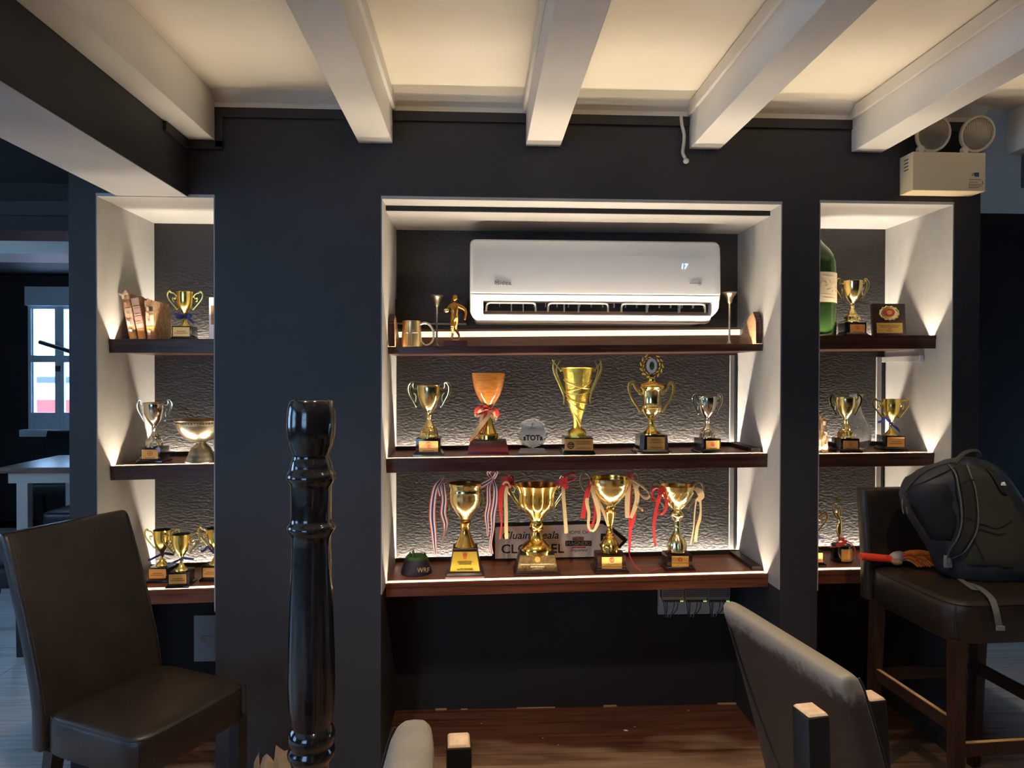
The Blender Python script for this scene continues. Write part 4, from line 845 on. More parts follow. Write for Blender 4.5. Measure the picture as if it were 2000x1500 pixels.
tube(fig, [K(520, 850), K(522, 800), K(516, 720), K(514, 640), K(520, 570), K(532, 520), K(520, 470), K(488, 420), K(470, 380)], [S.r(q_) for q_ in (1.6, 2.6, 5.2, 6.4, 5.4, 2.8, 3.0, 4.2, 2.4)], 12, 4, .55)
tube(fig, [K(505, 470), K(450, 420), K(412, 340), K(402, 270), K(418, 220), K(452, 185)], [S.r(q_) for q_ in (2.4, 2.0, 1.5, 1.3, 1.2, 1.0)], 8, 4, .8)
tube(fig, [K(520, 470), K(528, 390), K(548, 300), K(548, 235), K(525, 200), K(495, 180)], [S.r(q_) for q_ in (2.4, 1.9, 1.5, 1.3, 1.2, 1.0)], 8, 4, .8)
tube(fig, [K(470, 400), K(432, 330), K(422, 270)], [S.r(q_) for q_ in (1.5, 1.3, .8)], 7, 4)
ball(fig, K(462, 335), S.r(3.0), 12, 8, (.9, .9, 1.15)); obj('figure', fig, 'goldl', t, True)
st = bmesh.new(); cc = K(475, 152); pts = []
for k in range(10):
    a = math.pi / 2 + k * math.pi / 5; q_ = S.r(10.5 if k % 2 == 0 else 4.2); pts.append((cc.x + q_ * math.cos(a), cc.z + q_ * .62 * math.sin(a)))
prism(st, pts, -.004, .002); obj('star', st, 'goldl', t)
for pts, w, tw in (([(-12, 1059, -.02), (-16, 1063, -.036), (-10, 1060, -.034), (2, 1057, -.02), (8, 1054, -.012)], [3, 6, 7, 6, 4], [.3] * 5), ([(-3, 1053, -.008), (0, 1052, -.010), (4, 1053, -.008), (2, 1054, .008), (-3, 1053, -.006)], 8, [H2] * 5), ([(-8, 1055, -.010), (-14, 1053, -.016), (-14, 1056, -.018), (-9, 1056, -.014)], 2, [H2] * 4), ([(-12, 1063, -.03), (-22, 1064, -.034), (-34, 1064.5, -.036)], [4, 2, .8], [H2] * 3), ([(6, 1056, -.01), (16, 1060, -.016), (22, 1068, -.014), (26, 1078, -.012), (28, 1090, -.012)], [3, 2, 2, 3, 2], None)):
    R(t, S, pts, w, 'redrib', 'ribbon', tw)
# ================================================================ OTHER THINGS ON THE SHELVES
# glass octagon award
S = Spot(1040, 'c2', .25); t = thing('glass_award', 'clear octagonal glass award with frosted face between goblet and twisted cup', 'award', S.o)
zb = S.z(875.5); zc = S.z(845.5); R0 = S.r(31)
bm = bmesh.new(); p0 = [(R0 * math.sin(a * math.pi / 4), zc + R0 * math.cos(a * math.pi / 4)) for a in range(8)]
pts = []
for k in range(8):
    x, z = p0[k]; pts.append((x, max(z, zb)))
p1 = [(x * .84, zc + (z - zc) * .84 if z > zb + .001 else z) for x, z in pts]
F0 = [bm.verts.new((x, -.010, z)) for x, z in p1]; M0 = [bm.verts.new((x, -.002, z)) for x, z in pts]; B0 = [bm.verts.new((x, .008, z)) for x, z in pts]
bm.faces.new(F0); bm.faces.new(B0[::-1])
for A_, B_ in ((F0, M0), (M0, B0)):
    for i in range(8): bm.faces.new((A_[i], A_[(i + 1) % 8], B_[(i + 1) % 8], B_[i]))
dsk = obj('octagon', bm, 'glass', t)
bm = bmesh.new(); prism(bm, [(x * .97, zc + (z - zc) * .97 if z > zb + .001 else z + .001) for x, z in p1], -.0115, -.0102); fr = obj('frosted_face', bm, 'frost', t)
bm = bmesh.new(); frustum(bm, S.r(57), .042, 0, S.r(46), .028, S.z(875.8), .001); obj('foot', bm, 'frost', t)
text('lettering', 'sTOTa', S.r(14), 'bookd', fr, (S.r(.5), -.0118, S.z(855)), bold=.045, sx=.95)
bm = bmesh.new(); tube(bm, [(S.r(-2.0), -.0118, S.z(834)), (S.r(-1.5), -.0118, S.z(829)), (S.r(1), -.0118, S.z(825))], S.r(.8), 6, 3); tube(bm, [(S.r(-5), -.0118, S.z(828)), (S.r(-1), -.0118, S.z(829.5)), (S.r(4), -.0118, S.z(828))], S.r(.5), 6, 3); tube(bm, [(S.r(-5), -.0118, S.z(835.5)), (S.r(6), -.0118, S.z(835.5))], S.r(.7), 6, 1); obj('engraved_figure', bm, 'greytext', fr)
for y_ in (862, 864.5): b = bmesh.new(); box(b, -S.r(9), S.r(9), -.0119, -.0116, S.z(y_), S.z(y_) + .0008); obj('engraved_line', b, 'psu', fr)
# kicking tee
S = Spot(813.5, 'c1', .245); t = thing('kicking_tee', 'navy and green rubber kicking tee marked WRF at the left of the bottom shelf', 'kicking tee', S.o)
bm = bmesh.new(); lathe(bm, [(0, S.r(30)), (.006, S.r(30)), (.030, S.r(27)), (S.z(1092), S.r(22.5)), (S.z(1090), S.r(21))], 40); obj('skirt', bm, 'teeb', t, True)
bm = bmesh.new(); lathe(bm, [(S.z(1092.5), S.r(21.8)), (S.z(1087), S.r(21)), (S.z(1084), S.r(18)), (S.z(1086), S.r(11)), (S.z(1090), S.r(7))], 36); obj('top_ring', bm, 'teeg', t, True)
for dx_, py0, py1, yy in ((-5, 1086, 1071.5, -.028), (16, 1088, 1079, -.004), (-13, 1088, 1079, .006), (9, 1088, 1084, -.030)):
    bm = bmesh.new(); tube(bm, [(S.r(dx_), yy, S.z(py0 + 4)), (S.r(dx_), yy, S.z((py0 + py1) / 2)), (S.r(dx_), yy, S.z(py1))], [S.r(3.2), S.r(2.7), S.r(1.6)], 10, 3); obj('prong', bm, 'teeg', t, True)
text('lettering', 'WRF', S.r(12.5), 'bookp', t, (S.r(15.5), -S.r(25.2), S.z(1107)), rot=(math.radians(72), .12, .5), bold=.01)
# arrow sign
S0 = ay(962, 1094, .392); zb = shelfz('c1', .3)
t = thing('road_sign', 'cream arrow-shaped road sign with black border leaning behind the cups', 'sign', (0, .396, zb)); t.rotation_euler = (.06, 0, 0)
def sp(px, py):
    v = ay(px, py, .392); return (v.x, v.z - zb)
z0 = .0; out = [(sp(961, 1092)[0], 0), (sp(961, 1021)[0], sp(961, 1021)[1]), sp(1180, 1016), sp(1226, 1054), (sp(1192, 1092)[0], 0)]
bm = bmesh.new(); prism(bm, out, -.003, .004); obj('backing', bm, 'blackm', t)
inn = [sp(967, 1091), sp(967, 1031), sp(970, 1028), sp(1176, 1022), sp(1183, 1026), sp(1216, 1056), sp(1190, 1085), sp(1182, 1086.5)]
bm = bmesh.new(); prism(bm, inn, -.0045, -.0031); face = obj('sign_face', bm, 'cream', t)
def st(s_, px, py, size, **k):
    v = sp(px, py); return text('lettering', s_, size, 'bookd', face, (v[0], -.0048, v[1]), **k)
k_ = scl(ay(1100, 1050, .39))
st('Cluain Meala', 1035, 1045, 21.5 * k_, shear=.22, bold=.008, sx=1.0); st('CLONMEL', 1040, 1072, 25 * k_, bold=.012, sx=1.08)
st('HOME OF', 1128, 1039, 9.6 * k_); st('5', 1179, 1056, 36 * k_, bold=.03)
a = sp(1104, 1066); b = sp(1155, 1055)
bm = bmesh.new(); box(bm, a[0], b[0], -.0053, -.0046, a[1], b[1]); lb = obj('logo_panel', bm, 'blackm', face)
text('lettering', 'MAGNERS', 10.6 * k_, 'bookp', lb, ((a[0] + b[0]) / 2, -.0056, (a[1] + b[1]) / 2 - .001), sx=1.0)
a = sp(1118, 1055); b = sp(1140, 1048); bm = bmesh.new(); prism(bm, [(a[0], a[1]), (a[0], b[1]), ((a[0] + b[0]) / 2, b[1] + .003), (b[0], b[1]), (b[0], a[1])], -.0053, -.0046); obj('logo_crest', bm, 'bookb', face)
a = sp(1116, 1070); b = sp(1144, 1067); bm = bmesh.new(); box(bm, a[0], b[0], -.0053, -.0046, a[1], b[1]); obj('logo_band', bm, 'redink', face)
st('Imported', 1130, 1074, 8.6 * k_, shear=.35, bold=.004)
bm = bmesh.new(); v = sp(1171, 1027); prism(bm, [(v[0] + .003 * math.cos(a * math.pi / 6), v[1] + .003 * math.sin(a * math.pi / 6)) for a in range(12)], -.0058, -.0046); obj('rivet', bm, 'white', face)
# pewter pedestal bowl
S = Spot(393, 'l2', .165); t = thing('pedestal_bowl', 'wide pewter pedestal bowl with engraved rim, right on the left middle shelf', 'bowl', S.o)
zz = lambda y: S.z(740 + y / 3.75); rx = lambda x: S.r(x / 3.75)
cup(t, S, [(zz(462), rx(36)), (zz(455), rx(48)), (zz(445), rx(80)), (zz(425), rx(112)), (zz(400), rx(136)), (zz(370), rx(156)), (zz(345), rx(168)), (zz(334), rx(171)), (zz(332), rx(176)), (zz(306), rx(182)), (zz(301), rx(186))], 'pewter', S.r(25), inner='bronze', seg=56)
solid(t, 'pedestal', [(0, rx(112)), (zz(600), rx(112)), (zz(590), rx(104)), (zz(580), rx(102)), (zz(565), rx(94)), (zz(560), rx(90)), (zz(545), rx(86)), (zz(525), rx(78)), (zz(520), rx(73)), (zz(505), rx(68)), (zz(492), rx(52)), (zz(480), rx(40)), (zz(470), rx(33)), (zz(462), rx(34))], 'pewterd', 48)
bm = bmesh.new()
for k in range(56):
    a = 2 * math.pi * k / 56; ball(bm, (rx(179.5) * math.cos(a), rx(179.5) * math.sin(a), zz(319)), rx(8), 6, 4, (1, 1, .9))
obj('rim_beads', bm, 'pewterd', t, True, kind='stuff')
# books
def book(label, key, px0, px1, pyt, Y, h, lean, m, bands=(), thick=None, depth=.13, torn=True, grp='old leather books', rz=0):
    """spine faces the room; px0..px1 = foot of the spine, lean = sideways tilt in radians"""
    z = shelfz(key, ay((px0 + px1) / 2, 740, Y).x); a = ay(px0, 740, Y); b = ay(px1, 740, Y); w = (b.x - a.x)
    t = thing('old_book', label, 'book', ((a.x + b.x) / 2, Y, z + (abs(math.sin(lean)) * w / 2)), rz, grp); t.rotation_euler = (0, lean, rz)
    obj('page_block', mbox(-w / 2 + .003, w / 2 - .003, .004, depth - .003, .002, h - .004), 'bookp', t)
    bm = bmesh.new(); box(bm, -w / 2, -w / 2 + .0025, .002, depth, 0, h, bev=.0008); obj('cover', bm, m, t); bm = bmesh.new(); box(bm, w / 2 - .0025, w / 2, .002, depth, 0, h, bev=.0008); obj('cover', bm, m, t)
    bm = bmesh.new(); n = 8; rows = []
    for k in range(n + 1):
        q = math.pi * k / n; rows.append([(-w / 2 * math.cos(q), -.006 * math.sin(q) + .003), (-w / 2 * math.cos(q) * .9, -.003 * math.sin(q) + .004)])
    Z = [0, h * .25, h * .5, h * .75, h]; V = [[bm.verts.new((r_[0][0], r_[0][1], z_)) for r_ in rows] for z_ in Z]
    for A_, B_ in zip(V, V[1:]):
        for i in range(n): bm.faces.new((A_[i], A_[i + 1], B_[i + 1], B_[i]))
    bm.faces.new(V[0]); bm.faces.new(V[-1]); s_ = obj('spine', bm, m, t, True)
    for (f0, f1, mm, pr_) in bands:
        bm = bmesh.new(); pts = [(-w / 2 * math.cos(math.pi * k / n) * 1.01, -(.006 + pr_) * math.sin(math.pi * k / n) + .003) for k in range(n + 1)]
        A_ = [bm.verts.new((x, y, h * f0)) for x, y in pts]; B_ = [bm.verts.new((x, y, h * f1)) for x, y in pts]
        for i in range(n): bm.faces.new((A_[i], A_[i + 1], B_[i + 1], B_[i]))
        A2_ = [bm.verts.new((x * .97, y + .001 + pr_, h * f0)) for x, y in pts]; B2_ = [bm.verts.new((x * .97, y + .001 + pr_, h * f1)) for x, y in pts]
        for i in range(n): bm.faces.new((A_[i + 1], A_[i], A2_[i], A2_[i + 1])); bm.faces.new((B_[i], B_[i + 1], B2_[i + 1], B2_[i]))
        obj('spine_band', bm, mm, s_, True)
    if torn:
        for k in range(5):
            rr = random.Random(k + int(px0)); bm = bmesh.new(); zq = h * (.12 + .2 * k) + rr.uniform(-.01, .01); x0 = rr.uniform(-w * .45, w * .05)
            c = [(x0, -.004, zq), (x0 + w * .4, -.0075, zq + rr.uniform(-.004, .004)), (x0 + w * .45, -.010, zq + .014), (x0 + w * .1, -.008, zq + .018)]
            vs = [bm.verts.new(p_) for p_ in c] + [bm.verts.new((p_[0], p_[1] + .002, p_[2])) for p_ in c]; bm.faces.new(vs[:4]); bm.faces.new(vs[4:][::-1])
            for i in range(4): j = (i + 1) % 4; bm.faces.new((vs[j], vs[i], vs[4 + i], vs[4 + j]))
            obj('torn_scrap', bm, rr.choice(['bookc', 'paperw', 'bookp', 'mauve']), s_)
    return t
b1 = book('torn cream book with a ragged spine, leftmost of the leaning books', 'l3', 253, 268, 575, .150, .178, -.185, 'bookc', ((.72, .86, 'bookb', .001), (.50, .68, 'psulab', .0015), (.0, .15, 'ochre', .001), (.30, .45, 'mauve', .0015)))
bm = bmesh.new(); w = .014
prism(bm, [(-w, .172), (-w - .008, .186), (-w + .008, .180), (w * .6, .192), (w, .176)], -.006, .002); obj('torn_flap', bm, 'paperw', b1)
book('brown book with ribbed spine and ochre foot, middle of the leaning books', 'l3', 270.5, 285.5, 580, .150, .165, -.185, 'bookb', ((.80, .98, 'mauve', .0012), (.76, .78, 'bookp', .003), (.60, .74, 'mauve', .0012), (.575, .595, 'bookp', .003), (.42, .55, 'mauve', .0012), (.40, .42, 'bookp', .003), (.26, .38, 'mauve', .0012), (.0, .24, 'ochre', .0015)), torn=False)
book('thick torn brown book with red side, rightmost of the leaning books', 'l3', 287.5, 303, 583, .148, .152, -.075, 'bookc', ((.36, .62, 'paperw', .001), (.20, .34, 'ochre', .0015), (.0, .19, 'bookb', .0012), (.72, .84, 'bookd', .0008)), depth=.15)
book('pale torn book at the left edge of the right niche, half behind the pillar', 'r2', 1589, 1605, 810, .150, .150, .0, 'bookc', ((.6, .95, 'bookb', .001), (.1, .3, 'paperw', .001)))
book('slim pale book leaning left of the gold cup in front of the carafe', 'r2', 1606.5, 1619.5, 815, .150, .142, -.075, 'bookp', ((.15, .85, 'bookc', .0012),))
# printed photo card
S = Spot(425, 'l3', .20); t = thing('photo_card', 'white photo card showing a small trophy, beside the ribboned cup on the left top shelf', 'card', S.o)
obj('card', mbox(-S.r(16), S.r(16), -.002, .002, .006, S.z(581)), 'white', t); obj('print', mbox(-S.r(12), S.r(14), -.0028, -.002, S.z(634), S.z(597)), 'bookb', t)
bm = bmesh.new(); prism(bm, [(S.r(-5), S.z(600)), (S.r(9), S.z(600)), (S.r(3.5), S.z(622)), (S.r(.5), S.z(622))], -.0034, -.0028); obj('printed_cup', bm, 'goldl', t); obj('stand', mbox(-S.r(18), S.r(16), -.012, .018, 0, .007, bev=.001), 'white', t)
# wine bottle
S = Spot(1588.5, 'r3', .235); t = thing('wine_bottle', 'oversized green wine bottle with paper label, behind the right pillar edge', 'bottle', S.o)
R0 = S.r(41); zl0, zl1 = S.z(594), S.z(537)
pf = [(0, R0 * .9), (.004, R0 * .98), (.012, R0), (S.z(530), R0), (S.z(515), R0 * .985), (S.z(502), R0 * .90), (S.z(490), R0 * .72), (S.z(479), R0 * .46), (S.z(468), R0 * .27), (S.z(430), R0 * .24)]
bm = bmesh.new(); lathe(bm, pf + [(S.z(428), R0 * .24), (S.z(428), R0 * .19), (S.z(468), R0 * .21)] + [(z, r - .005) for z, r in reversed(pf[1:8])] + [(.012, R0 * .7), (.03, R0 * .1)], 56, cap=(True, True)); obj('glass_body', bm, 'green', t, True)
bm = bmesh.new(); lathe(bm, [(zl0, R0 + .0002), (zl0, R0 + .0009), (zl1, R0 + .0009), (zl1, R0 + .0002)], 56, cap=(False, False)); lb = obj('paper_label', bm, 'label', t, True)
bm = bmesh.new(); rr = random.Random(5)
for k in range(46):
    a = rr.uniform(-1.9, -.55); z = zl0 + (zl1 - zl0) * rr.uniform(.36, .70); w_ = rr.uniform(.03, .10); r_ = R0 + .0011
    tube(bm, [(r_ * math.cos(a + w_ * q_), r_ * math.sin(a + w_ * q_), z + .002 * math.sin(q_ * 5 + k)) for q_ in (-.5, 0, .5)], .0005, 4, 2)
obj('label_engraving', bm, 'psu', lb, kind='stuff')
bm = bmesh.new()
for fz, wd in ((.24, .9), (.14, .6), (.86, .7)):
    tube(bm, [((R0 + .0011) * math.cos(-1.25 + q_ * wd), (R0 + .0011) * math.sin(-1.25 + q_ * wd), zl0 + (zl1 - zl0) * fz) for q_ in (-.6, -.3, 0, .3, .6)], .0006, 4, 2)
obj('label_line', bm, 'psulab', lb)
# plaque with wreath badge
S = Spot(1736, 'r3', .235); t = thing('wooden_plaque', 'dark wooden plaque with a gold wreath badge and red seal', 'plaque', S.o, -.10); t.rotation_euler = (-.09, 0, -.06)
obj('board', mbox(-S.r(32), S.r(32), -.008, .008, 0, S.z(593), bev=.0015), 'brownbase', t); obj('easel_back', mbox(-S.r(4), S.r(4), .009, .05, 0, .010), 'brownbase', t)
p = plate(t, -S.r(25), S.r(25), S.z(651), S.z(631), -.0085, 'plate', lines=((.75, .8, .05), (.58, .7, .05), (.4, .14, .05), (.22, .24, .05)))
zc = S.z(612); w = bmesh.new(); prism(w, [(S.r(19.5) * math.cos(a * math.pi / 14), zc + S.r(13.5) * math.sin(a * math.pi / 14)) for a in range(28)], -.011, -.0085); bd = obj('badge', w, 'goldl', t)
for k in range(26):
    a = math.radians(100 + k * 340 / 25); bm = bmesh.new(); ball(bm, (0, 0, 0), S.r(4.4), 7, 5, (1, .35, .42)); bmesh.ops.rotate(bm, verts=bm.verts, cent=(0, 0, 0), matrix=Matrix.Rotation(-(a + math.pi / 2 + (.5 if k % 2 else -.3)), 3, 'Y')); bmesh.ops.translate(bm, verts=bm.verts, vec=(S.r(17.5) * math.cos(a), -.0115, zc + S.r(12.5) * math.sin(a))); obj('laurel_leaf', bm, 'goldl', bd, True)
bm = bmesh.new(); prism(bm, [(S.r(10.8) * math.cos(a * math.pi / 12), zc + S.r(1) + S.r(8.2) * math.sin(a * math.pi / 12)) for a in range(24)], -.0128, -.0108); obj('red_seal', bm, 'redink', bd)
bm = bmesh.new(); prism(bm, [(S.r(5.4) * math.cos(a * math.pi / 8), zc + S.r(1) + S.r(4.2) * math.sin(a * math.pi / 8)) for a in range(16)], -.0136, -.0128); obj('seal_centre', bm, 'plateo', bd)
# carafe
S = Spot(1671, 'r2', .27); t = thing('glass_carafe', 'clear glass carafe behind the gold cup on the right middle shelf', 'carafe', S.o)
K = [(880, 15), (877.5, 17.5), (872, 22), (862, 26.3), (851, 27.8), (840, 26.3), (828, 21.6), (816, 15.6), (806, 11.5), (796, 9.2), (787, 8.8), (779, 10), (773, 12.6), (770, 14)]
pf = [(S.z(a), S.r(b)) for a, b in K]; pf[0] = (0, pf[0][1]); pf[1] = (.0015, pf[1][1])
bm = bmesh.new(); lathe(bm, pf + [(z, r - .0018) for z, r in reversed(pf[1:])], 56, cap=(True, True)); obj('vessel', bm, 'carafe', t, True)
# tankard
S = Spot(804, 'c3', .235); t = thing('tankard', 'brass tankard with engraved face at the left end of the top shelf', 'tankard', S.o)
yq = lambda y: S.z(380 + y / 4.545); zq = 627
cup(t, S, [(0, S.r(21)), (.003, S.r(21.2)), (.006, S.r(20.4)), (S.z(650), S.r(18.6)), (S.z(631), S.r(17.2)), (S.z(628), S.r(17.6)), (S.z(627), S.r(17.4))], mat('tankard_brass', (.62, .46, .24), .3, 1.0), S.r(40), inner='pewterd', wall=.0018, name='body')
bm = bmesh.new(); tube(bm, [S.P(a, b) for a, b in ((16, 634), (21, 631), (29, 631), (37, 637), (42.5, 649), (42, 662), (36, 671), (27, 674), (19, 667))], [S.r(q_) for q_ in (2, 2.2, 2.4, 2.4, 2.4, 2.4, 2.3, 2.2, 2)], 10, 5, .8); obj('handle', bm, 'pewter', t, True)
bm = bmesh.new()
for dz in (651, 658): tube(bm, [(S.r(19) * math.cos(a), S.r(19) * math.sin(a), S.z(dz)) for a in (-2.3, -2, -1.7, -1.4, -1.1, -.8)], .0005, 4, 1)
for a in (-2.1, -1.8, -1.5): tube(bm, [(S.r(18) * math.cos(a), S.r(18) * math.sin(a), S.z(640)), (S.r(20.6) * math.cos(a), S.r(20.6) * math.sin(a), S.z(672))], .0005, 4, 1)
obj('engraved_grid', bm, 'pewterd', t)
bm = bmesh.new(); tube(bm, [(S.r(q_), -S.r(18.2), S.z(zz_)) for q_, zz_ in ((1, 648), (3, 644), (5, 640), (4, 645), (7, 646))], .0008, 5, 2); obj('engraved_emblem', bm, 'pewterd', t)
# two slender trumpet-shaped vases
def trumpet(label, cx, Y, m, top=578):
    S = Spot(cx, 'c3', Y); t = thing('bud_vase', label, 'vase', S.o); t['group'] = 'trumpet bud vases on the top shelf'
    H_ = lambda py: S.z(py - 578 + top)
    solid(t, 'foot', [(0, S.r(11)), (.0015, S.r(11)), (.004, S.r(8)), (.010, S.r(4.2)), (.020, S.r(2.6))], m, 32); solid(t, 'stem', [(.020, S.r(2.6)), (.06, S.r(1.9)), (H_(600), S.r(2.1)), (H_(598), S.r(3.6))], m, 24)
    cup(t, S, [(H_(598.5), S.r(3.8)), (H_(597), S.r(4.8)), (H_(590), S.r(6)), (H_(585), S.r(8.6)), (H_(581), S.r(11.6)), (H_(578), S.r(13.8)), (H_(577), S.r(13.8))], m, S.r(15), inner=m, wall=.001, name='trumpet')
trumpet('dark bronze trumpet-shaped bud vase left of the rugby figurine', 853, .30, 'pewterd', 578)
trumpet('pale silver trumpet-shaped bud vase at the right end below the air conditioner', 1424.5, .30, 'pewter', 572)
# dark cover panel on the wall beside the air conditioner
a = ay(766, 585, .44); b = ay(917, 632, .44)
t = thing('pipe_cover', 'dark box cover on the wall left of the air conditioner', 'cover', (a.x + .006, 0, b.z)); obj('panel', mbox(0, b.x - a.x - .02, .410, YB - .0005, 0, a.z - b.z, bev=.002), 'plaster', t); obj('lower_strip', mbox(0, b.x - a.x - .02, .409, .425, -.008, -.0004, bev=.001), 'liner', t)  # the pale lower strip paints in the panel's lit underside
# ================================================================ RUGBY FIGURINE
def loft(bm, rings, caps=True):
    V = [[bm.verts.new(p) for p in r] for r in rings]; n = len(V[0])
    for a, b in zip(V, V[1:]):
        for i in range(n): bm.faces.new((a[i], a[(i + 1) % n], b[(i + 1) % n], b[i]))
    if caps: bm.faces.new(V[0][::-1]); bm.faces.new(V[-1])
def sup(n, e):      # unit superellipse
    out = []
    for k in range(n):
        a = 2 * math.pi * k / n; c, s_ = math.cos(a), math.sin(a); out.append((math.copysign(abs(c) ** (2 / e), c), math.copysign(abs(s_) ** (2 / e), s_)))
    return out
def skinned(name, verts, edges, radii, m, parent, sub=1):
    me = bpy.data.meshes.new(name); me.from_pydata(verts, edges, []); o = bpy.data.objects.new(name, me); COL.objects.link(o)
    sk = o.modifiers.new('skin', 'SKIN'); sk.use_smooth_shade = True
    lay = me.skin_vertices[0].data
    for i, r in enumerate(radii): lay[i].radius = (r, r) if not isinstance(r, tuple) else r
    lay[0].use_root = True
    s2 = o.modifiers.new('sub', 'SUBSURF'); s2.levels = sub; s2.render_levels = sub
    dg = bpy.context.evaluated_depsgraph_get(); m2 = bpy.data.meshes.new_from_object(o.evaluated_get(dg)); bpy.data.objects.remove(o)
    m2.materials.clear(); m2.materials.append(M[m] if isinstance(m, str) else m); m2.polygons.foreach_set('use_smooth', [True] * len(m2.polygons))
    o = bpy.data.objects.new(name, m2); COL.objects.link(o); o.parent = parent; return o
S = Spot(884.5, 'c3', .255); t = thing('rugby_figurine', 'bronze-gold running rugby player figurine carrying a ball on a red base', 'figurine', S.o)
K = lambda x, y, d=0: S.P(850 + x / 11.54 - 884.5, 560 + y / 11.54, d)
u = S.s / 11.54
J = [K(425, 700), K(428, 630), K(428, 540, -.001), K(432, 440, -.001), K(432, 385), K(436, 345, -.002),              # 0 pelvis .. 5 neck top
     K(360, 425), K(300, 480, -.002), K(285, 560, -.006), K(235, 590, -.018),                                    # 6-9 left (viewer) arm to the ball
     K(510, 425), K(590, 460), K(668, 510, .003), K(692, 590, .002), K(686, 660, -.001), K(670, 715, -.003),             # 10-15 right arm
     K(395, 745, -.003), K(382, 890, -.010), K(390, 960, -.008), K(395, 1085, -.003), K(372, 1160, -.012), K(352, 1188, -.020),    # 16-21 front leg
     K(470, 750, .004), K(452, 880, .006), K(470, 975, .016), K(535, 1085, .026), K(528, 1150, .022), K(508, 1186, .012)]              # 22-27 rear leg
E_ = [(0, 1), (1, 2), (2, 3), (3, 4), (4, 5), (3, 6), (6, 7), (7, 8), (8, 9), (3, 10), (10, 11), (11, 12), (12, 13), (13, 14), (14, 15), (0, 16), (16, 17), (17, 18), (18, 19), (19, 20), (20, 21), (0, 22), (22, 23), (23, 24), (24, 25), (25, 26), (26, 27)]
Rr = [82, 88, 98, 92, 40, 36, 58, 46, 32, 24, 56, 56, 40, 30, 24, 27, 70, 46, 42, 26, 26, 18, 66, 46, 40, 26, 26, 18]
skinned('figure', J, E_, [r * u for r in Rr], 'bronze', t, 2)
bm = bmesh.new(); ball(bm, K(437, 262, -.003), 60 * u, 18, 14, (.95, 1.1, 1.28)); ball(bm, K(438, 285, -.0085), 16 * u, 8, 6, (.6, .9, 1)); 
for sx_ in (-1, 1):
    ball(bm, K(437 + 62 * sx_, 275, 0), 15 * u, 8, 6, (.5, .8, 1.2)); ball(bm, K(437 + 26 * sx_, 262, -.0078), 7 * u, 8, 6)
tube(bm, [K(415, 318, -.0075), K(437, 322, -.0085), K(460, 318, -.0075)], 5 * u, 6, 3); obj('head', bm, 'bronze', t, True)
bm = bmesh.new(); ball(bm, K(437, 238, .000), 64 * u, 18, 12, (1.0, 1.12, .95)); bmesh.ops.bisect_plane(bm, geom=bm.verts[:] + bm.edges[:] + bm.faces[:], plane_co=K(437, 232, 0), plane_no=(0, -.55, -1), clear_outer=True); obj('hair', bm, 'goldd', t, True)
bm = bmesh.new(); ball(bm, K(255, 548, -.016), 62 * u, 18, 12, (1.0, .8, .82)); obj('rugby_ball', bm, 'goldl', t, True)
for sx_, e in ((-1, ((428, 395, -.010), (385, 380, -.006), (365, 400, -.006))), (1, ((432, 395, -.010), (480, 380, -.006), (500, 400, -.006)))):
    bm = bmesh.new(); tube(bm, [K(*p) for p in e], 11 * u, 6, 4); obj('collar', bm, 'bronze', t, True)
bm = bmesh.new(); lathe(bm, [(K(0, 668).z, 98 * u), (K(0, 640).z, 104 * u)], 24, cx=K(428, 0).x, cap=(False, False)); obj('shirt_hem', bm, 'bronze', t, True)
bm = bmesh.new()
for a, b in (((385, 905), (-.010)), ((385, 950), (-.010))): tube(bm, [K(a[0] + 44 * math.cos(q), a[1], b + 44 * u * math.sin(q)) for q in [k * math.pi / 6 for k in range(12)]], 5 * u, 6, 1, closed=True)
obj('sock_band', bm, 'goldd', t, True)
for k, (fx, fy) in enumerate(((655, 735), (665, 745), (677, 742), (686, 730))):
    bm = bmesh.new(); tube(bm, [K(672 + (fx - 670) * .5, 710, -.004), K(fx, fy - 8, -.007), K(fx - 4, fy + 6, -.004)], [9 * u, 8 * u, 6 * u], 6, 3); obj('finger', bm, 'bronze', t, True)
zb = K(0, 1195).z; bm = bmesh.new(); 
box(bm, K(205, 0).x, K(720, 0).x, -.030, .038, 0, zb * .86, bev=.0012); obj('base', bm, 'maroon', t)
bm = bmesh.new(); lathe(bm, [(zb * .86, 130 * u), (zb * 1.0, 115 * u), (zb * 1.03, 60 * u)], 24, cx=K(440, 0).x, cy=.002); obj('ground', bm, 'bronze', t, True)

# ================================================================ AIR CONDITIONER
Yf = .232; x0 = ay(917.5, 545, Yf).x; x1 = ay(1410, 545, Yf).x
Z = lambda py: ay(1160, py, Yf).z
t = thing('air_conditioner', 'white split air conditioner mounted high in the middle niche', 'air conditioner', (x0, 0, Z(628)))
zo = Z(628); L = x1 - x0
def acprof(notch):
    P_ = [(.448, Z(466)), (.285, Z(466)), (.262, Z(467)), (.247, Z(471)), (.238, Z(479)), (.233, Z(500)), (.230, Z(540)), (.228, Z(566)), (.229, Z(573)), (.233, Z(574.5)), (.232, Z(577)), (.236, Z(583)), (.242, Z(587))]
    P_ += [(.300, Z(588)), (.335, Z(600)), (.300, Z(612))] if notch else [(.244, Z(594)), (.248, Z(600)), (.252, Z(607))]
    P_ += [(.258, Z(613)), (.264, Z(618)), (.276, Z(623)), (.296, Z(626.5)), (.330, Z(628)), (.448, Z(628))]
    return [(y, z - zo) for y, z in P_]
bm = bmesh.new(); rings = []; cy_, cz_ = .36, (Z(466) - zo) / 2
n0 = ay(944, 600, .26).x - x0; n1 = ay(1389, 600, .26).x - x0
def lowins(z, right):   # the ends round off towards the bottom
    k = max(0, 1 - z / (.062 if right else .035)); return (.052 if right else .018) * k ** 2
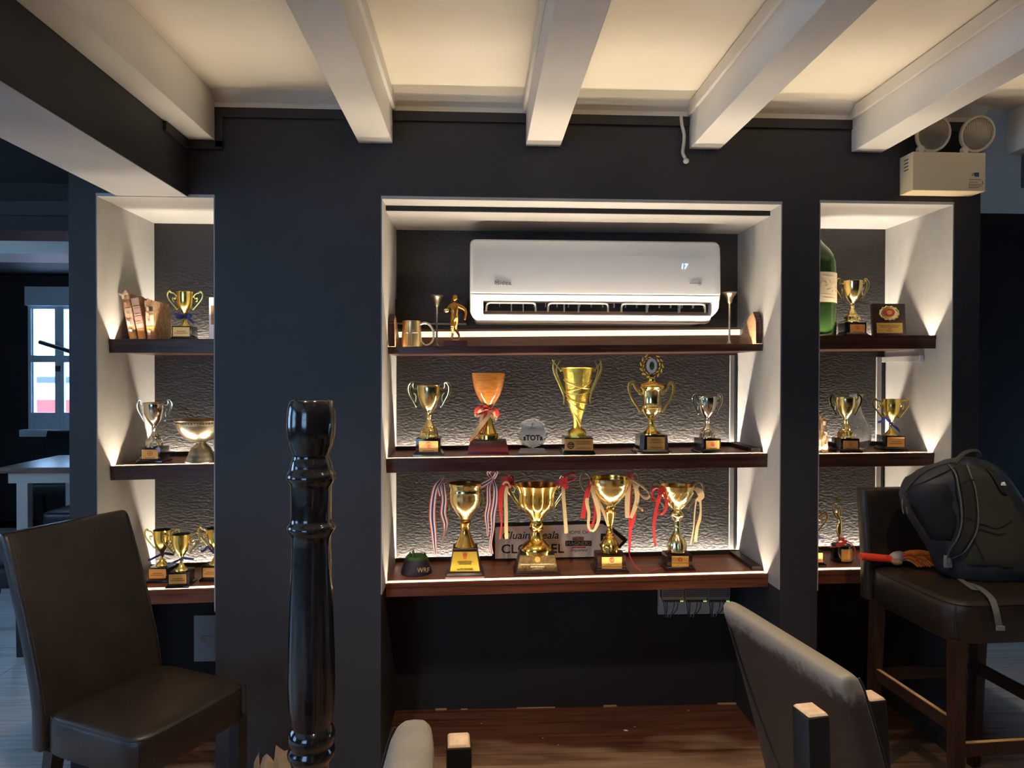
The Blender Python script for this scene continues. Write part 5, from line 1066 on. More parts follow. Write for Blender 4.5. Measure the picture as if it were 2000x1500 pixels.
for xx, sc_, nt_, e in ((0, .90, 0, 1), (.004, .955, 0, 1), (.013, .988, 0, .9), (.026, 1, 0, .7), (n0 - .0005, 1, 0, .2), (n0, 1, 1, 0), (n1, 1, 1, 0), (n1 + .0005, 1, 0, .2), (L - .026, 1, 0, .9), (L - .013, .988, 0, .97), (L - .004, .955, 0, 1), (L, .90, 0, 1)):
    ring = []
    for y, z in acprof(nt_):
        yy = .448 + (y - .448) * (sc_ if y < .44 else 1); z2 = cz_ + (z - cz_) * sc_; ins = lowins(z, xx > L / 2) * e
        ring.append((xx + (ins if xx < L / 2 else -ins), yy, z2))
    rings.append(ring)
loft(bm, rings); ac = obj('housing', bm, 'white', t, 25)
obj('outlet', mbox(n0 + .001, n1 - .001, .302, .304, Z(611.5) - zo, Z(589) - zo), 'dark', t)
obj('outlet_back', mbox(n0 + .001, n1 - .001, .2985, .3015, Z(611.3) - zo, Z(605) - zo), 'pale', t)
# swing louvre below the outlet
bm = bmesh.new(); zA, zB = Z(611) - zo, Z(617) - zo
hexa(bm, [(n0 + .002, .246, zB), (n1 - .002, .246, zB), (n1 - .002, .2985, zA - .004), (n0 + .002, .2985, zA - .004), (n0 + .002, .244, zB + .003), (n1 - .002, .244, zB + .003), (n1 - .002, .2985, zA), (n0 + .002, .2985, zA)]); obj('louvre', bm, 'white', t)
for (pa, pb, tk) in ((950, 1046, (999, 1022)), (1070, 1187, (1130, 1102)), (1213, 1376, (1264, 1327))):
    bm = bmesh.new(); X0, X1 = ay(pa, 600, .27).x - x0, ay(pb, 600, .27).x - x0; zt, zl = Z(591) - zo, Z(608) - zo
    tube(bm, [(X0, .262, zl), (X0 + .002, .262, zt - .008), (X0 + .012, .262, zt - .001), (X0 + .02, .262, zt)], .0042, 8, 3); tube(bm, [(X0 + .02, .262, zt), (X1 - .02, .262, zt)], .0042, 8, 1); tube(bm, [(X1 - .02, .262, zt), (X1 - .012, .262, zt - .001), (X1 - .002, .262, zt - .008), (X1, .262, zl)], .0042, 8, 3)
    for k, q in enumerate(tk):
        xq = ay(q, 600, .27).x - x0; box(bm, xq - .0018, xq + .0018, .262, .29, zl, zt)
    obj('guide_vane', bm, 'whitev', t, True)
for k in range(20):
    xq = n0 + .02 + (n1 - n0 - .04) * k / 19; obj('air_fin', mbox(xq - .001, xq + .001, .278, .30, Z(598) - zo, Z(588.6) - zo), 'whitev', t)
def act(s_, px, py, size, m, **k):
    v = ay(px, py, .2275); return text('lettering', s_, size, m, t, (v.x - x0, (.2278 if py > 540 else .2300), v.z - zo), rot=(math.pi / 2 + .02, 0, 0), **k)
ks = scl(ay(1160, 545, .23))
act('Midea', 982, 552.5, 12.5 * ks, 'greytext', bold=0, sx=1.02, space=1.08)
bm = bmesh.new(); v = ay(972.5, 551.5, .2278); tube(bm, [(v.x - x0 + 5 * ks * math.cos(a), .2278, v.z - zo + 5 * ks * math.sin(a)) for a in [math.radians(20 + 16 * q_) for q_ in range(18)]], .0006, 6, 1); obj('logo_arc', bm, 'greytext', t)
act('INVERTER', 1357, 553.5, 4.6 * ks, 'greytext', bold=.004, shear=.2)
bm = bmesh.new(); v = ay(1364, 553.5, .2278); tube(bm, [(v.x - x0 + 5.5 * ks * math.cos(a), .2278, v.z - zo + 3.6 * ks * math.sin(a)) for a in [math.radians(-95 + 12 * q_) for q_ in range(17)]], [.0003 + .0008 * math.sin(math.pi * q_ / 16) for q_ in range(17)], 6, 1); obj('logo_arc', bm, 'greytext', t)
act('17', 1336, 520.5, 14 * ks, 'digit', shear=.15, bold=.02)
# ================================================================ EMERGENCY LIGHT
Yb = -.082; xl = ay(1757.5, 340, -.002).x; xr = ay(1925, 340, Yb).x; zb = ay(1850, 372.5, Yb).z; zt = ay(1850, 297, Yb).z
t = thing('emergency_light', 'beige twin-head emergency light box high on the right wall', 'emergency light', (xl, 0, zb))
w, h = xr - xl, zt - zb
obj('case', mbox(0, w, Yb, -.001, 0, h, bev=.0025), 'beige', t)
for k in range(4): obj('vent_slot', mbox(-.0006, .001, -.055, -.030, h - .022 - .013 * k, h - .018 - .013 * k), 'ink', t)
def el(px, py): v = ay(px, py, Yb); return v.x - xl, v.z - zb
a = el(1903, 345); b = el(1912, 337); o = obj('blue_mark', mbox(a[0], b[0], Yb - .0008, Yb, a[1], b[1]), 'wireb', t)
a = el(1899.5, 341); text('lettering', 'D', .014, 'ink', t, (a[0], Yb - .0008, a[1]), shear=.35, bold=.01)
bm = bmesh.new(); rr = random.Random(2)
for row, (py, x0_, x1_) in enumerate(((351.5, 1893, 1916), (356.5, 1894, 1910), (361, 1892, 1917), (364, 1892, 1917), (367, 1892, 1912))):
    x = x0_
    while x < x1_:
        q = rr.uniform(1.0, 3.4); a = el(x, py); b = el(min(x + q, x1_), py - 1.3); box(bm, a[0], b[0], Yb - .0007, Yb, a[1], b[1]); x += q + .8
obj('print_lines', bm, 'brass', t)
for py in (355.5, 359): a = el(1919, py); bm = bmesh.new(); ball(bm, (a[0], Yb, a[1]), .0022, 8, 6); obj('indicator', bm, 'ink', t)
for (px, py) in ((1821.5, 262), (1907.5, 262)):
    c = ay(px, py, -.065); loc = Vector((c.x - xl, c.y, c.z - zb)); R0 = 33.5 * scl(c)
    rot = Vector((-.02, -.96, -.24)).normalized().to_track_quat('Z', 'Y').to_matrix().to_4x4(); rot.translation = loc
    bm = bmesh.new(); lathe(bm, [(-.042, R0 * .35), (-.036, R0 * .55), (-.018, R0 * .86), (-.006, R0 * 1.0), (.006, R0 * 1.03), (.010, R0 * 1.0), (.010, R0 * .90), (.002, R0 * .86), (-.010, R0 * .7), (-.024, R0 * .3)], 40); bmesh.ops.transform(bm, matrix=rot, verts=bm.verts); hd_ = obj('lamp_head', bm, 'beigel', t, True)
    bm = bmesh.new(); lathe(bm, [(-.008, R0 * .70), (.0018, R0 * .855)], 36, cap=(True, False)); bmesh.ops.transform(bm, matrix=rot, verts=bm.verts); obj('reflector', bm, 'reflector', hd_, True)
    bm = bmesh.new(); lathe(bm, [(.004, R0 * .885), (.0075, R0 * .86), (.0085, R0 * .5), (.009, R0 * .1)], 36); bmesh.ops.transform(bm, matrix=rot, verts=bm.verts); obj('lens', bm, 'lens', hd_, True)
    bm = bmesh.new()
    for k in range(15):
        x = (k - 7) / 7.6 * R0 * .86; hh_ = math.sqrt(max((R0 * .84) ** 2 - x * x, 0)); tube(bm, [(x, -hh_, .0072), (x, 0, .0098), (x, hh_, .0072)], .0011, 6, 2)
    bmesh.ops.transform(bm, matrix=rot, verts=bm.verts); obj('lens_rib', bm, 'reflector', hd_, True)
    bm = bmesh.new(); tube(bm, [(loc.x - .005, loc.y + .018, h - .001), (loc.x - .012, loc.y + .022, h + .018), (loc.x - .014, loc.y + .024, loc.z - .02)], .007, 8, 3); lug = (loc.x - R0 * .72, loc.y + .005, h + .014)
    obj('swivel', bm, 'beigel', hd_, True)
    bm = bmesh.new(); tube(bm, [(lug[0], lug[1] - .012, lug[2]), (lug[0], lug[1] + .004, lug[2])], .013, 16, 1); obj('lug', bm, 'beigel', hd_, True)
# hanging cable end
t0 = ay(1330, 226, -.012); bm = bmesh.new(); pts = [ay(1330, 227, -.014), ay(1332, 245, -.02), ay(1336, 262, -.02), ay(1335.5, 280, -.018), ay(1333.5, 298, -.016), ay(1338, 309, -.016)]
t = thing('hanging_cable', 'short white cable hanging from the cornice beside a beam', 'cable', tuple(pts[0]))
tube(bm, [p - pts[0] for p in pts], .0062, 10, 5); obj('cable', bm, 'trimw', t, True); bm = bmesh.new(); ball(bm, ay(1340, 314.5, -.016) - pts[0], .0115, 14, 10, (1, 1, .9)); obj('end_cap', bm, 'trimw', t, True)
# socket plate under the left niche
a = ay(380, 1201, YB); b = ay(427, 1290, YB)
t = thing('cover_plate', 'grey rectangular cover plate low on the wall under the left shelves', 'wall plate', (a.x, YB - .0005, b.z)); w, h = b.x - a.x, a.z - b.z
obj('plate', mbox(0, w, -.008, 0, 0, h, bev=.002), 'socket', t); obj('latch', mbox(w * .28, w * .72, -.011, -.008, h * .44, h * .56, bev=.002), 'psulab', t); obj('latch_slide', mbox(w * .54, w * .72, -.0125, -.011, h * .445, h * .555, bev=.001), 'board', t)
# power supplies
a = ay(1287, 1150, .425); b = ay(1425, 1199, .425); zt_ = .655
t = thing('mounting_board', 'white board under the bottom shelf carrying three power supplies', 'board', (a.x, .440, b.z)); obj('board', mbox(0, b.x - a.x, -.012, .009, 0, a.z - b.z - .004, bev=.001), 'board', t)
for k, (pa, pb, lab) in enumerate(((1293.5, 1336, 'left power supply with wires on the white board below the shelf'), (1338.5, 1381, 'middle power supply with wires on the white board below the shelf'), (1383, 1426, 'right power supply with wires on the white board below the shelf'))):
    ya = .385; A_ = ay(pa, 1175, ya); B_ = ay(pb, 1150, ya); zl = ay(pa, 1176, ya).z; zu = ay(pa, 1146, ya).z
    s_ = thing('power_supply', lab, 'power supply', (A_.x, ya, zl)); s_['group'] = 'power supplies under the bottom shelf'; w = B_.x - A_.x; h = min(zu - zl, .611 - zl + .0)
    obj('case', mbox(0, w, 0, .0415, .012, h, bev=.001), 'psu', s_)
    bm = bmesh.new()
    for r_ in range(5):
        for c_ in range(12):
            x = w * (c_ + .5 + (r_ % 2) * .4) / 12.6; z = .026 + (h - .03) * r_ / 5; box(bm, x - w * .024, x + w * .024, -.0007, .0005, z - .0020, z + .0020)
    obj('vent_holes', bm, 'dark', s_, kind='stuff')
    obj('side_flange', mbox(-.002, .003, -.002, .002, .004, h), 'psu', s_)
    obj('label_strip', mbox(.001, w - .001, -.0012, 0, .010, .022), 'psulab' if k < 2 else 'psu', s_)
    bm = bmesh.new(); box(bm, .004, w * .80, -.002, .030, 0, .0095)
    te = obj('terminal_block', bm, 'dark', s_)
    for q in range(7): obj('screw_head', mbox(.006 + q * w * .105, .010 + q * w * .105, -.003, -.002, .002, .007), 'bronze', te)
    for q in (0, 1): bm = bmesh.new(); ball(bm, (w * (.86 + .08 * q), -.001, .003), .0019, 8, 6); obj('indicator_light', bm, 'led', s_)
    for q, (m_, xa, xb, bow_) in enumerate((('wirek', .10, .16, 0), ('wireb', .19, .22, 0), ('wireb', .25, .25, 0), ('wirew', .42, .33, 0), ('wirek', .56, .44, .1), ('wirew', .62, .45, .0), ('wirek', .74, .5, .2))):
        bm = bmesh.new(); zb_ = b.z - zl + (.004); tube(bm, [(w * xa, .012, .002), (w * (xa + .01), .010, zb_ * .3), (w * (xb + bow_ * .8), .014, zb_ * .7), (w * xb, .022, zb_), (w * xb, .03, zb_ - .012)], .0017, 6, 4); obj('wire', bm, m_, s_, True)
# ================================================================ FURNITURE
def wear_mat():
    m = bpy.data.materials.new('leather_worn_along_the_top'); m.use_nodes = True; nt = m.node_tree; b = nt.nodes['Principled BSDF']
    g = nt.nodes.new('ShaderNodeNewGeometry'); sp = nt.nodes.new('ShaderNodeSeparateXYZ'); nt.links.new(g.outputs['Position'], sp.inputs[0])
    n = nt.nodes.new('ShaderNodeTexNoise'); n.inputs['Scale'].default_value = 38; n.inputs['Detail'].default_value = 7; n.inputs['Roughness'].default_value = .7; nt.links.new(g.outputs['Position'], n.inputs['Vector'])
    a = nt.nodes.new('ShaderNodeMath'); a.operation = 'MULTIPLY_ADD'; a.inputs[1].default_value = .09; nt.links.new(n.outputs['Fac'], a.inputs[0]); nt.links.new(sp.outputs['Z'], a.inputs[2])
    r = nt.nodes.new('ShaderNodeMapRange'); r.inputs[1].default_value = .985; r.inputs[2].default_value = 1.008; nt.links.new(a.outputs[0], r.inputs[0])
    mi = nt.nodes.new('ShaderNodeMix'); mi.data_type = 'RGBA'; mi.inputs[6].default_value = (.030, .022, .017, 1); mi.inputs[7].default_value = (.18, .155, .125, 1); nt.links.new(r.outputs[0], mi.inputs[0])
    nt.links.new(mi.outputs[2], b.inputs['Base Color']); b.inputs['Roughness'].default_value = .5; return m
M['wearl'] = wear_mat()
def slab(bm, w, secs, n=28, e=5, curve=0.0):
    """upright pad: secs = (z, x centre, thickness, width factor)"""
    U = sup(n, e); loft(bm, [[(xc + u_ * th / 2 - curve * (1 - (v_ * wf) ** 2), v_ * w / 2 * wf, z + 0 * u_) for u_, v_ in U] for z, xc, th, wf in secs])
def chair(label, loc, rz, w=.42, d=.42, zs=.48, zb=1.0, lean=.15, th=.06, leather='leather', legm='legk', stool=False, cat='chair', name='dining_chair', posts=(), back='leather', skirt=.115, curve=.0, flare=0, taper=.12):
    t = thing(name, label, cat, loc, rz)
    bm = bmesh.new(); zt = zs; U = sup(36, 7)
    loft(bm, [[(u_ * d / 2 * k, v_ * w / 2 * k, z) for u_, v_ in U] for z, k in ((zs - skirt, .985), (zs - skirt + .006, 1), (zs - .035, 1.0), (zs - .018, .992), (zs - .008, .965), (zs - .002, .90), (zs + .002, .70), (zs + .004, .35))]); seat = obj('seat', bm, leather, t, 60)
    bm = bmesh.new(); tube(bm, [(u_ * d / 2 * .985, v_ * w / 2 * .985, zs - .012) for u_, v_ in sup(48, 7)], .0026, 6, 1, closed=True); obj('piping', bm, 'seam', seat)
    for sy in (-1, 1): bm = bmesh.new(); tube(bm, [(d / 2 * .935, sy * w / 2 * .945, zs - .012), (d / 2 * .95, sy * w / 2 * .95, zs - skirt)], .002, 6, 1); obj('piping', bm, 'seam', seat)
    H = zb - zs; xb = -d / 2 - th * .25
    secs = [(zs - skirt, xb, th * .95, 1.0), (zs, xb, th, 1.0)]
    for k in range(1, 9):
        f = k / 8; secs.append((zs + H * f * .955, xb - lean * (f ** 1.25), th * (1 - taper * f ** 2), 1.0 + flare * f))
    zt_, xt, tt, wf = secs[-1]
    secs += [(zb - H * .018, xt - lean * .03, tt * .86, wf * .995), (zb - H * .006, xt - lean * .04, tt * .62, wf * .985), (zb, xt - lean * .045, tt * .25, wf * .965)]
    bm = bmesh.new(); slab(bm, w, secs, 36, 7, curve); bk = obj('backrest', bm, back, t, 60)
    for sy in (-1, 1):
        bm = bmesh.new(); tube(bm, [(xc + (th_ / 2) * .97 - curve * .1, sy * w / 2 * wf * .955, z) for z, xc, th_, wf in secs[1:-2]], .002, 6, 1); obj('piping', bm, 'seam', bk)
    if posts:     # curved seam across the outer face of the back
        def face(f, k):
            z = zs + H * k; a = [q for q in secs if q[0] <= z][-1]; b = [q for q in secs if q[0] > z][0]; g = (z - a[0]) / (b[0] - a[0]); return Vector((a[1] + (b[1] - a[1]) * g - (a[2] + (b[2] - a[2]) * g) / 2 - .0005, w * f, z))
        bm = bmesh.new(); tube(bm, [face(f, k) for f, k in ((.43, .90), (.41, .70), (.36, .52), (.28, .36), (.16, .24), (0, .18), (-.2, .16), (-.4, .16))], .0022, 6, 5); obj('curved_seam', bm, 'seam', bk)
    for sx in (1, -1):
        for sy in (-1, 1):
            bm = bmesh.new(); x = sx * (d / 2 - .028); y = sy * (w / 2 - .028); a = .020; b_ = .016; dx = -.07 if sx < 0 else .0
            if stool: dx *= .4
            hexa(bm, [(x + dx - b_, y - b_, 0), (x + dx + b_, y - b_, 0), (x + dx + b_, y + b_, 0), (x + dx - b_, y + b_, 0), (x - a, y - a, zs - skirt + .004), (x + a, y - a, zs - skirt + .004), (x + a, y + a, zs - skirt + .004), (x - a, y + a, zs - skirt + .004)]); obj('leg', bm, legm, t)
    if stool:
        X, Y_ = d / 2 - .028, w / 2 - .028
        for nm, (p, q, z, top) in (('stretcher', ((X, -Y_), (X, Y_), .31, 1)), ('stretcher', ((-X - .02, -Y_), (-X - .02, Y_), .37, 0)), ('stretcher', ((-X - .02, -Y_), (X, -Y_), .38, 1)), ('stretcher', ((-X - .02, Y_), (X, Y_), .38, 0))):
            bm = bmesh.new(); dv = Vector((q[0] - p[0], q[1] - p[1], 0)); L_ = dv.length; dv.normalize(); nn = Vector((-dv.y, dv.x, 0)) * .0105; p3 = Vector((p[0], p[1], 0)) + dv * .016; q3 = Vector((q[0], q[1], 0)) - dv * .016
            hexa(bm, [p3 - nn + Vector((0, 0, z - .02)), q3 - nn + Vector((0, 0, z - .02)), q3 + nn + Vector((0, 0, z - .02)), p3 + nn + Vector((0, 0, z - .02)), p3 - nn + Vector((0, 0, z + .02)), q3 - nn + Vector((0, 0, z + .02)), q3 + nn + Vector((0, 0, z + .02)), p3 + nn + Vector((0, 0, z + .02))]); s_ = obj(nm, bm, legm, t)
            if top:
                bm = bmesh.new(); n2 = nn * .62; zz = z + .0202
                hexa(bm, [p3 - n2 + Vector((0, 0, zz)), q3 - n2 + Vector((0, 0, zz)), q3 + n2 + Vector((0, 0, zz)), p3 + n2 + Vector((0, 0, zz)), p3 - n2 + Vector((0, 0, zz + .0012)), q3 - n2 + Vector((0, 0, zz + .0012)), q3 + n2 + Vector((0, 0, zz + .0012)), p3 + n2 + Vector((0, 0, zz + .0012))]); obj('worn_edge', bm, 'worn', s_)
    for wp, tilt in posts:      # wooden posts given in world coordinates
        inv = Matrix.Rotation(-rz, 4, 'Z'); q = inv @ (Vector(wp) - Vector(loc)); b0 = inv @ (Vector((wp[0] + tilt[0], wp[1] + tilt[1], 0)) - Vector(loc)); b0.z = 0
        bm = bmesh.new(); c = .0195; frustum(bm, .038, .044, 0, .038, .044, 1, .006)
        for v in bm.verts: f = v.co.z; v.co = Vector((v.co.x + b0.x + (q.x - b0.x) * f, v.co.y + b0.y + (q.y - b0.y) * f, q.z * f))
        po = obj('post', bm, legm, t, True); bm = bmesh.new(); frustum(bm, .034, .040, 0, .028, .034, .004, .001); bmesh.ops.translate(bm, verts=bm.verts, vec=(q.x, q.y, q.z)); obj('worn_top', bm, 'wornp', po, True)
    return t
chair('brown leather dining chair with tall back at the left, facing right', (-1.02, -.42, 0), math.radians(-25.5), w=.42, d=.41, zs=.48, zb=.995, lean=.155, th=.06)
chair('worn leather chair in the right foreground seen from behind, two dark posts', (.935, -1.262, 0), math.radians(9), w=.395, d=.42, zs=.48, zb=.985, lean=.13, th=.058, back='wearl', legm='legk', posts=(((.508, -1.585, .965), (.03, .0)), ((.757, -1.32, .86), (.06, .0))))
chair('pale worn chair back at the bottom edge between newel and floor, with one post', (-.40, -1.80, 0), math.radians(183), w=.45, d=.42, zs=.46, zb=.955, lean=.075, th=.105, taper=.35, back='leatherp', posts=(((-.030, -1.575, .925), (.01, .0)),))
st = chair('dark leather bar stool at the right under the backpack', (1.69, -.315, 0), math.radians(-86.5), w=.47, d=.45, zs=.78, zb=1.06, lean=.022, th=.065, legm='leg', stool=True, cat='bar stool', name='bar_stool', skirt=.13, flare=.02)
chair('dark chair standing in the blue-lit left room, only its leg showing', (-2.585, 1.325, 0), math.radians(0), w=.44, d=.42, leather='leatherd', back='leatherd')
chair('black leather chair tucked under the left room table, facing the window', (-2.98, 2.78, 0), math.radians(178), w=.44, d=.42, leather='leatherd', back='leatherd')
chair('black leather chair behind the left room table under the window', (-3.45, 4.20, 0), math.radians(-98), w=.50, d=.42, zb=.99, leather='leatherd', back='leatherd')
chair('second black leather chair behind the left room table, beside the first', (-4.05, 4.22, 0), math.radians(-84), w=.50, d=.42, zb=.93, leather='leatherd', back='leatherd')
t = thing('dining_table', 'dining table with brown wooden top and cream legs in the left room', 'table', (-3.10, 3.50, 0), math.radians(3))
obj('table_top', mbox(-.72, .72, -.45, .45, .705, .75, bev=.004), 'tablew', t); obj('apron', mbox(-.66, .66, -.40, .40, .62, .7045, bev=.002), 'tablel', t)
for sx in (-1, 1):
    for sy in (-1, 1): obj('leg', mbox(sx * .56 - .042, sx * .56 + .042, sy * .36 - .036, sy * .36 + .036, 0, .6195, bev=.003), 'tablel', t)
# newel post
S_ = ay(608, 780, -1.0); px0 = 608; sc_ = scl(S_); t = thing('newel_post', 'black gloss turned wooden newel post in the middle foreground', 'post', (S_.x, -1.0, 0))
def NZ(py): return ay(608, py, -1.0).z
K = [(1500, 33), (1490, 33.5), (1486, 36), (1480, 40), (1474, 44.5), (1468, 46), (1461, 44.5), (1456, 41.5), (1451, 41), (1446, 43.5), (1437, 46), (1428, 44.5), (1421, 41), (1416, 37.5), (1412, 38), (1400, 41), (1376, 44), (1330, 45.5), (1290, 45), (1253, 44), (1200, 42.2), (1150, 40), (1100, 38), (1065, 37.2), (1048, 37.5), (1043, 39), (1038, 42.5), (1032, 46), (1027, 46), (1022, 43), (1018, 39.5), (1010, 38.8), (950, 39.2), (945, 40.5), (940, 44), (934, 47), (928, 47), (922, 44.5), (917, 41), (911, 40), (903, 38.6), (897, 36), (892, 34.5), (887, 34.6), (880, 37), (868, 41.5), (852, 45), (832, 47), (812, 46.4), (798, 44.6), (788, 42.4), (783, 40.6), (780.5, 38), (780, 35)]
prof = [(0, 50), (.30, 50), (.302, 44), (.33, 36), (.40, 34), (NZ(1510), 34)]; prof = [(z, r * sc_) for z, r in prof] + [(NZ(a), r * sc_) for a, r in K]
bm = bmesh.new(); lathe(bm, prof, 56); obj('turned_shaft', bm, 'newel', t, True); obj('square_foot', mbox(-.062, .062, -.062, .062, 0, .26, bev=.006), 'newel', t)
# crumpled paper against the wall foot
random.seed(12)
for lab, cx, wpx, hpx in (('narrow cream paper scrap at the wall foot, farthest left of the scraps', 501, 6, 30), ('rounded crumpled paper scrap at the wall foot, between two other scraps', 520, 13, 24), ('largest torn cream paper scrap, nearest the newel post', 548, 19, 38)):
    a = ay(cx, 1499, -.045); k = scl(a); o_ = thing('paper_scrap', lab, 'paper', (a.x, -.045, 0)); bm = bmesh.new()
    N = 4; W2 = wpx * k; Hh = hpx * k + .034
    V = [[bm.verts.new(((i / (N - 1) - .5) * 2 * W2 * (1 - .35 * j / (N - 1)) + random.uniform(-.006, .006), -.018 * math.sin(math.pi * i / (N - 1)) * (1 - j / 4) + random.uniform(-.006, .006) + .006 * j, max(j / (N - 1) * Hh * (.90 + .10 * math.sin(i * 1.6 + cx)) + random.uniform(-.005, .005), 0))) for i in range(N)] for j in range(N)]
    for j in range(N - 1):
        for i in range(N - 1): bm.faces.new((V[j][i], V[j][i + 1], V[j + 1][i + 1], V[j + 1][i]))
    bmesh.ops.solidify(bm, geom=bm.faces[:], thickness=.001); obj('sheet', bm, 'paperw', o_)
# grey box by the far right beam
a = ay(1981, 372, .03); t = thing('wall_box', 'grey box mounted beside the rightmost beam at the picture edge', 'box', (a.x, -.15, a.z)); obj('box', mbox(0, .17, 0, .149, 0, .145, bev=.004), 'speaker', t); text('lettering', 'III', .012, 'socket', t, (.03, -.0006, .03))
# ceiling lamps
for k, (lx, ly) in enumerate(LAMPS):
    t = thing('ceiling_lamp', ('small recessed spotlight between the second and third beams, above the newel post', 'small recessed spotlight above the right foreground chair', 'small recessed spotlight near the dark header beam, above the left chair', 'small recessed spotlight farthest from the trophy wall')[k], 'lamp', (lx, ly, ZC)); t['group'] = 'recessed ceiling spotlights'
    bm = bmesh.new(); lathe(bm, [(-.004, .046), (-.004, .058), (0, .060)], 32, cap=(False, False)); obj('trim_ring', bm, 'white', t, True); bm = bmesh.new(); lathe(bm, [(-.002, .02), (-.0022, .040), (-.001, .045)], 32); obj('bulb', bm, 'lampglow', t, True)

# ================================================================ BACKPACK
b0 = az(1921, 1118, .785); Yp = -.27; kp = scl((b0.x, Yp, .95))
SEC = [(1127, 1846, 2006), (1120, 1838, 2016), (1105, 1832, 2020), (1090, 1828, 2022), (1070, 1815, 2022), (1050, 1803, 2018), (1030, 1790, 2012), (1010, 1777, 2004), (990, 1767, 1994), (970, 1762, 1984), (955, 1766, 1974), (940, 1776, 1963), (925, 1797, 1950), (912, 1826, 1937), (903, 1850, 1922), (898, 1870, 1908)]
t = thing('backpack', 'black and olive backpack leaning on the bar stool', 'backpack', (b0.x, Yp, .7835))
O = Vector((b0.x, Yp, .7835)); secs = []
zlow = ay(1921, 1127, Yp).z
for py, l, r in SEC:
    A_ = ay(l, py, Yp); B_ = ay(r, py, Yp); z = A_.z; f = (z - zlow) / (ay(1890, 898, Yp).z - zlow)
    hd = .115 * (1 - .35 * f) * (1 if f < .8 else max(.25, 1 - ((f - .8) / .2) ** 2 * .7)); hd *= min(1, .75 + 2 * f)
    secs.append((z - zlow + .0005, (A_.x + B_.x) / 2 - O.x, (B_.x - A_.x) / 2, hd))
EXP = 2.6
def seca(z):
    for a, b in zip(secs, secs[1:]):
        if a[0] <= z <= b[0]:
            k = (z - a[0]) / (b[0] - a[0]); return [a[i] + (b[i] - a[i]) * k for i in range(4)]
    return list(secs[0] if z < secs[0][0] else secs[-1])
def fp(px, py, off=.0):
    """point on the bag's front skin under a photo pixel"""
    Y = Yp - .1
    for _ in range(5):
        w_ = ay(px, py, Y); z = w_.z - O.z; s_ = seca(z); q = min(abs((w_.x - O.x - s_[1]) / s_[2]), .985); Y = Yp - s_[3] * (1 - q ** EXP) ** (1 / EXP) - off
    return Vector((w_.x - O.x, Y - Yp, z))
rings = []; U = sup(56, EXP)
for z, xc, hw, hd in secs: rings.append([(xc + u_ * hw, v_ * hd + .0025 * math.sin(z * 60 + u_ * 9) * abs(v_), z) for u_, v_ in U])
bm = bmesh.new(); loft(bm, rings); bmesh.ops.subdivide_edges(bm, edges=bm.edges[:], cuts=1, smooth=.3)
rr = random.Random(4)
for v in bm.verts: v.co += Vector((0, 1, 0)) * .004 * math.sin(v.co.x * 70 + v.co.z * 45) * (1 if v.co.z > .02 else 0)
for v in bm.verts: v.co.z = max(v.co.z, 0)
bag = obj('bag_body', bm, 'navycloth', t, 70)
def patch(name, rows, m, off, parent=None, n=8):
    """padded panel laid on the front skin; rows = [(py, px left, px right)]"""
    bm = bmesh.new(); F_ = []; 
    P_ = smooth_pts([(a, b, c) for a, b, c in rows], 3)
    for k, r in enumerate(P_):
        row = []
        for i in range(n + 1):
            f = i / n; edge = min(f, 1 - f, k / (len(P_) - 1), 1 - k / (len(P_) - 1)); row.append(bm.verts.new(fp(r[1] + (r[2] - r[1]) * f, r[0], off * min(1, edge * 8) + .0015)))
        F_.append(row)
    for a, b in zip(F_, F_[1:]):
        for i in range(n): bm.faces.new((a[i], a[i + 1], b[i + 1], b[i]))
    bmesh.ops.solidify(bm, geom=bm.faces[:], thickness=.003); return obj(name, bm, m, parent or t, 70)
patch('back_panel', [(912, 1886, 1930), (930, 1888, 1948), (960, 1893, 1968), (990, 1896, 1984), (1020, 1896, 1998), (1050, 1890, 2006), (1080, 1880, 2008), (1108, 1868, 2006)], 'olive', .010, n=12)
patch('shoulder_strap', [(908, 1862, 1888), (925, 1868, 1894), (950, 1873, 1903), (980, 1878, 1908), (1010, 1880, 1910), (1035, 1877, 1907), (1055, 1869, 1898), (1080, 1858, 1880), (1100, 1852, 1864)], 'strapm', .026, n=8)
patch('side_panel', [(945, 1790, 1850), (970, 1776, 1862), (1000, 1785, 1868), (1030, 1808, 1868), (1058, 1826, 1858)], 'navycloth', .005, n=8)
patch('far_strap', [(912, 1922, 1935), (930, 1934, 1950), (950, 1946, 1962), (968, 1956, 1970)], 'strapm', .020, n=4)
def seamline(pts, r, m, off, name, flat=.6):
    bm = bmesh.new(); tube(bm, [fp(a, b, off) for a, b in pts], r, 7, 5, flat); return obj(name, bm, m, t, True)
seamline([(1861, 909), (1867, 926), (1872, 951), (1877, 980), (1879, 1010), (1876, 1035), (1868, 1056), (1857, 1081), (1851, 1100)], .0036, 'piping', .024, 'strap_piping')
seamline([(1889, 907), (1895, 925), (1904, 951), (1909, 980), (1911, 1010), (1908, 1036), (1899, 1056), (1881, 1081), (1864, 1101)], .0036, 'piping', .024, 'strap_piping')
seamline([(1768, 962), (1785, 945), (1810, 930), (1836, 916), (1862, 905)], .0040, 'blackm', .004, 'zip_line')
seamline([(1770, 972), (1790, 954), (1815, 939), (1842, 925), (1866, 914)], .0030, 'blackm', .004, 'zip_line')
seamline([(1902, 1022), (1925, 1026), (1945, 1032), (1962, 1026), (1976, 1016)], .0028, 'blackm', .013, 'panel_seam'); seamline([(1900, 1030), (1925, 1037), (1950, 1044), (1964, 1040)], .0028, 'blackm', .013, 'panel_seam'); seamline([(1897, 1042), (1908, 1066), (1922, 1094)], .0024, 'blackm', .013, 'panel_seam')
